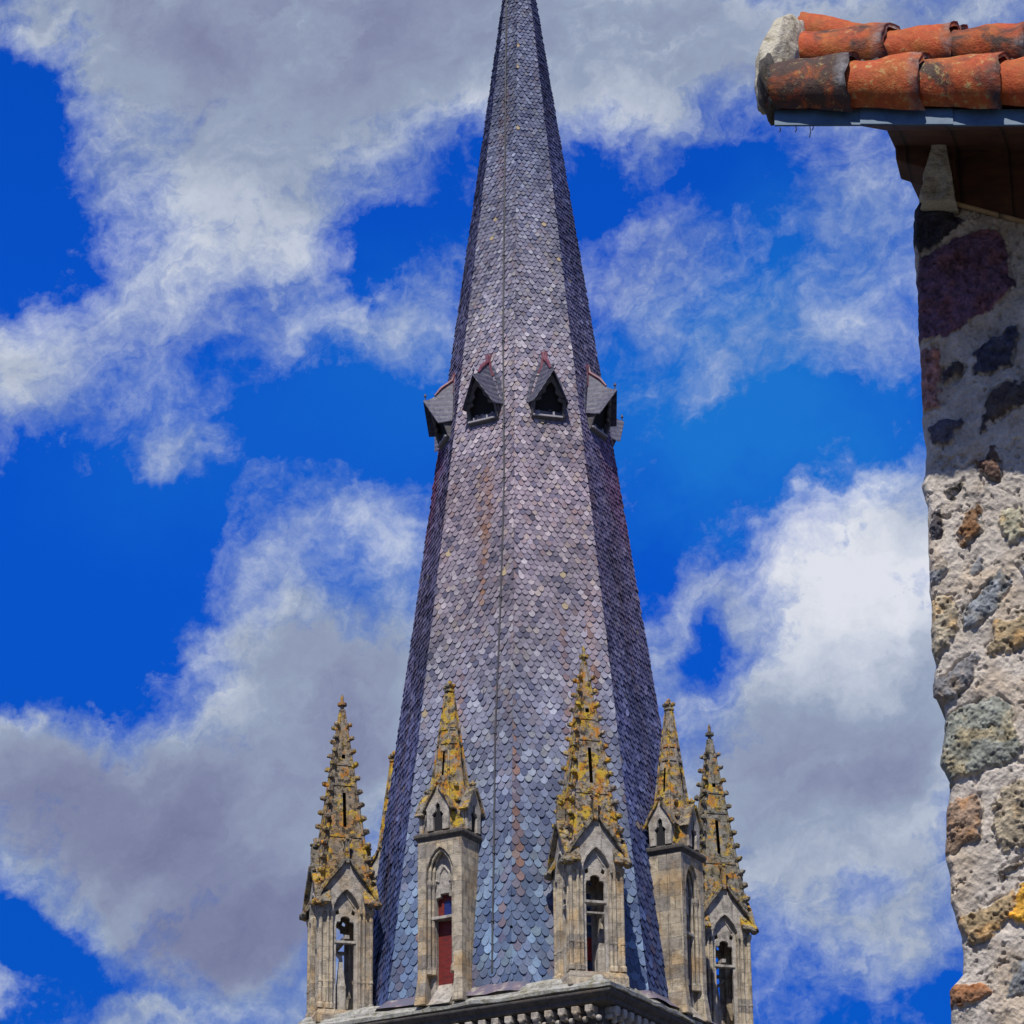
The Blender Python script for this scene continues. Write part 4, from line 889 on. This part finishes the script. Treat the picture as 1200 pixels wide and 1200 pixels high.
b.done('mortar_infill', 'mortar', HO, smooth=False, label='pale plastered mortar wedge between the wall and the roof')

def tile(p0, p1, r0, r1, seed, parent, back=0.0):
    """half-round clay tile with thickness from p0 (left) to p1; left end narrow, right end lipped"""
    p0, p1 = Vector(p0), Vector(p1); ax = (p1 - p0).normalized(); up = (Vector((0, 0, 1)) - ax * ax.z).normalized(); fw = ax.cross(up)   # fw points away from the wall
    if fw.y > 0: fw = -fw
    nL, nA = 16, 22; V, C = [], []
    rr = random.Random(seed); wear = rr.uniform(0.15, 0.65); yl = rr.uniform(0, 0.6)
    if seed == 0: wear = 1.0
    for th in (0.0, 0.026):
        for i in range(nL + 1):
            t = i / nL; r = r0 + (r1 - r0) * t + 0.004 * math.sin(t * 9 + seed) - th
            if t > 0.955: r += 0.004
            c = p0 + (p1 - p0) * t
            for j in range(nA + 1):
                a = R(-62) + R(262) * j / nA                                  # from low front round over the top
                q = c + (fw * math.cos(a) + up * math.sin(a)) * r
                e = mn.noise(q * 7 + Vector((seed, 0, 0))) * 0.012 + mn.noise(q * 25 + Vector((seed, 4, 0))) * 0.004
                q = q + ax * (mn.noise(q * 13) * (0.028 if t in (0.0, 1.0) else 0.0) - 0.035 * math.cos(a - 0.25) * t)
                V.append(q + (fw * math.cos(a) + up * math.sin(a)) * e)
                lip = (1.0 if t > 0.92 else (0.55 if t > 0.86 else 0.0)) * max(0, 0.75 + 1.2 * mn.noise(q * 15))
                C.append((wear, yl, lip * (0.85 if a < R(100) else 0.5)))
    n1 = (nL + 1) * (nA + 1); Fs = []
    for k in (0, 1):
        for i in range(nL):
            for j in range(nA):
                a = k * n1 + i * (nA + 1) + j; q = [a, a + 1, a + nA + 2, a + nA + 1]; Fs.append(q if k else q[::-1])
    for i in range(nL):
        for j in (0, nA):
            a = i * (nA + 1) + j; Fs.append([a, a + nA + 1, a + nA + 1 + n1, a + n1])
    for j in range(nA):
        for i in (0, nL):
            a = i * (nA + 1) + j; Fs.append([a, a + 1, a + 1 + n1, a + n1])
    o = np_mesh('roof_tile', np.array([tuple(v) for v in V]), Fs, 'tile', np.array(C), parent, smooth=True)
    return o

rows = [(0.955, 10.035, -0.120, 0.142, 0.190, [-0.60, -0.165, 0.190, 0.585, 0.96, 1.34, 1.72, 2.1, 2.5], 0),
        (0.64, 10.418, -0.118, 0.115, 0.163, [-0.50, 0.005, 0.335, 0.70, 1.08, 1.46, 1.84, 2.22, 2.6], 20),
        (0.30, 10.60, -0.14, 0.135, 0.155, [-0.46, -0.02, 0.36, 0.75, 1.13, 1.52, 1.9, 2.3], 40)]
for o_, z_, s_, r0, r1, us, sd in rows:
    while us[-1] < 6.7: us.append(us[-1] + 0.385)
    for i in range(len(us) - 1):
        u0, u1 = us[i] - (0.05 if i else 0), us[i + 1] + 0.012
        tile((u0, -o_, z_ + s_ * u0), (u1, -o_, z_ + s_ * u1), r0, r1, sd + i + (100 if i > 9 else 0), rf)
tile((-0.50, -0.36, 10.79), (-0.08, -0.36, 10.60), 0.10, 0.12, 61, rf)
# bedding mortar between the rows
b = MB()
for i in range(40):
    u = -0.52 + i * 0.075; b.blob((u, -0.80, 10.225 + SL * u), (0.07, 0.09, 0.05), 2, 0.5, i)
b.done('bedding_mortar', 'grime', rf)
b = MB(); b.m = Matrix.Translation((-0.565, -0.72, 10.375)) @ Matrix.Rotation(R(-28), 4, 'X') @ Matrix.Rotation(R(14), 4, 'Y')
b.blob((0, 0, 0), (0.10, 0.22, 0.34), 5, 0.10, 3)
b.done('mortar_cap', 'mortar', rf, smooth=True, label='pale mottled mortar plug closing the tile ends')
b = MB(); b.m = Matrix.Translation((-0.60, -0.955, 10.12)); b.blob((0, 0, 0), (0.05, 0.165, 0.165), 3, 0.3, 9); b.done('tile_end_mortar', 'grime', rf, smooth=True)
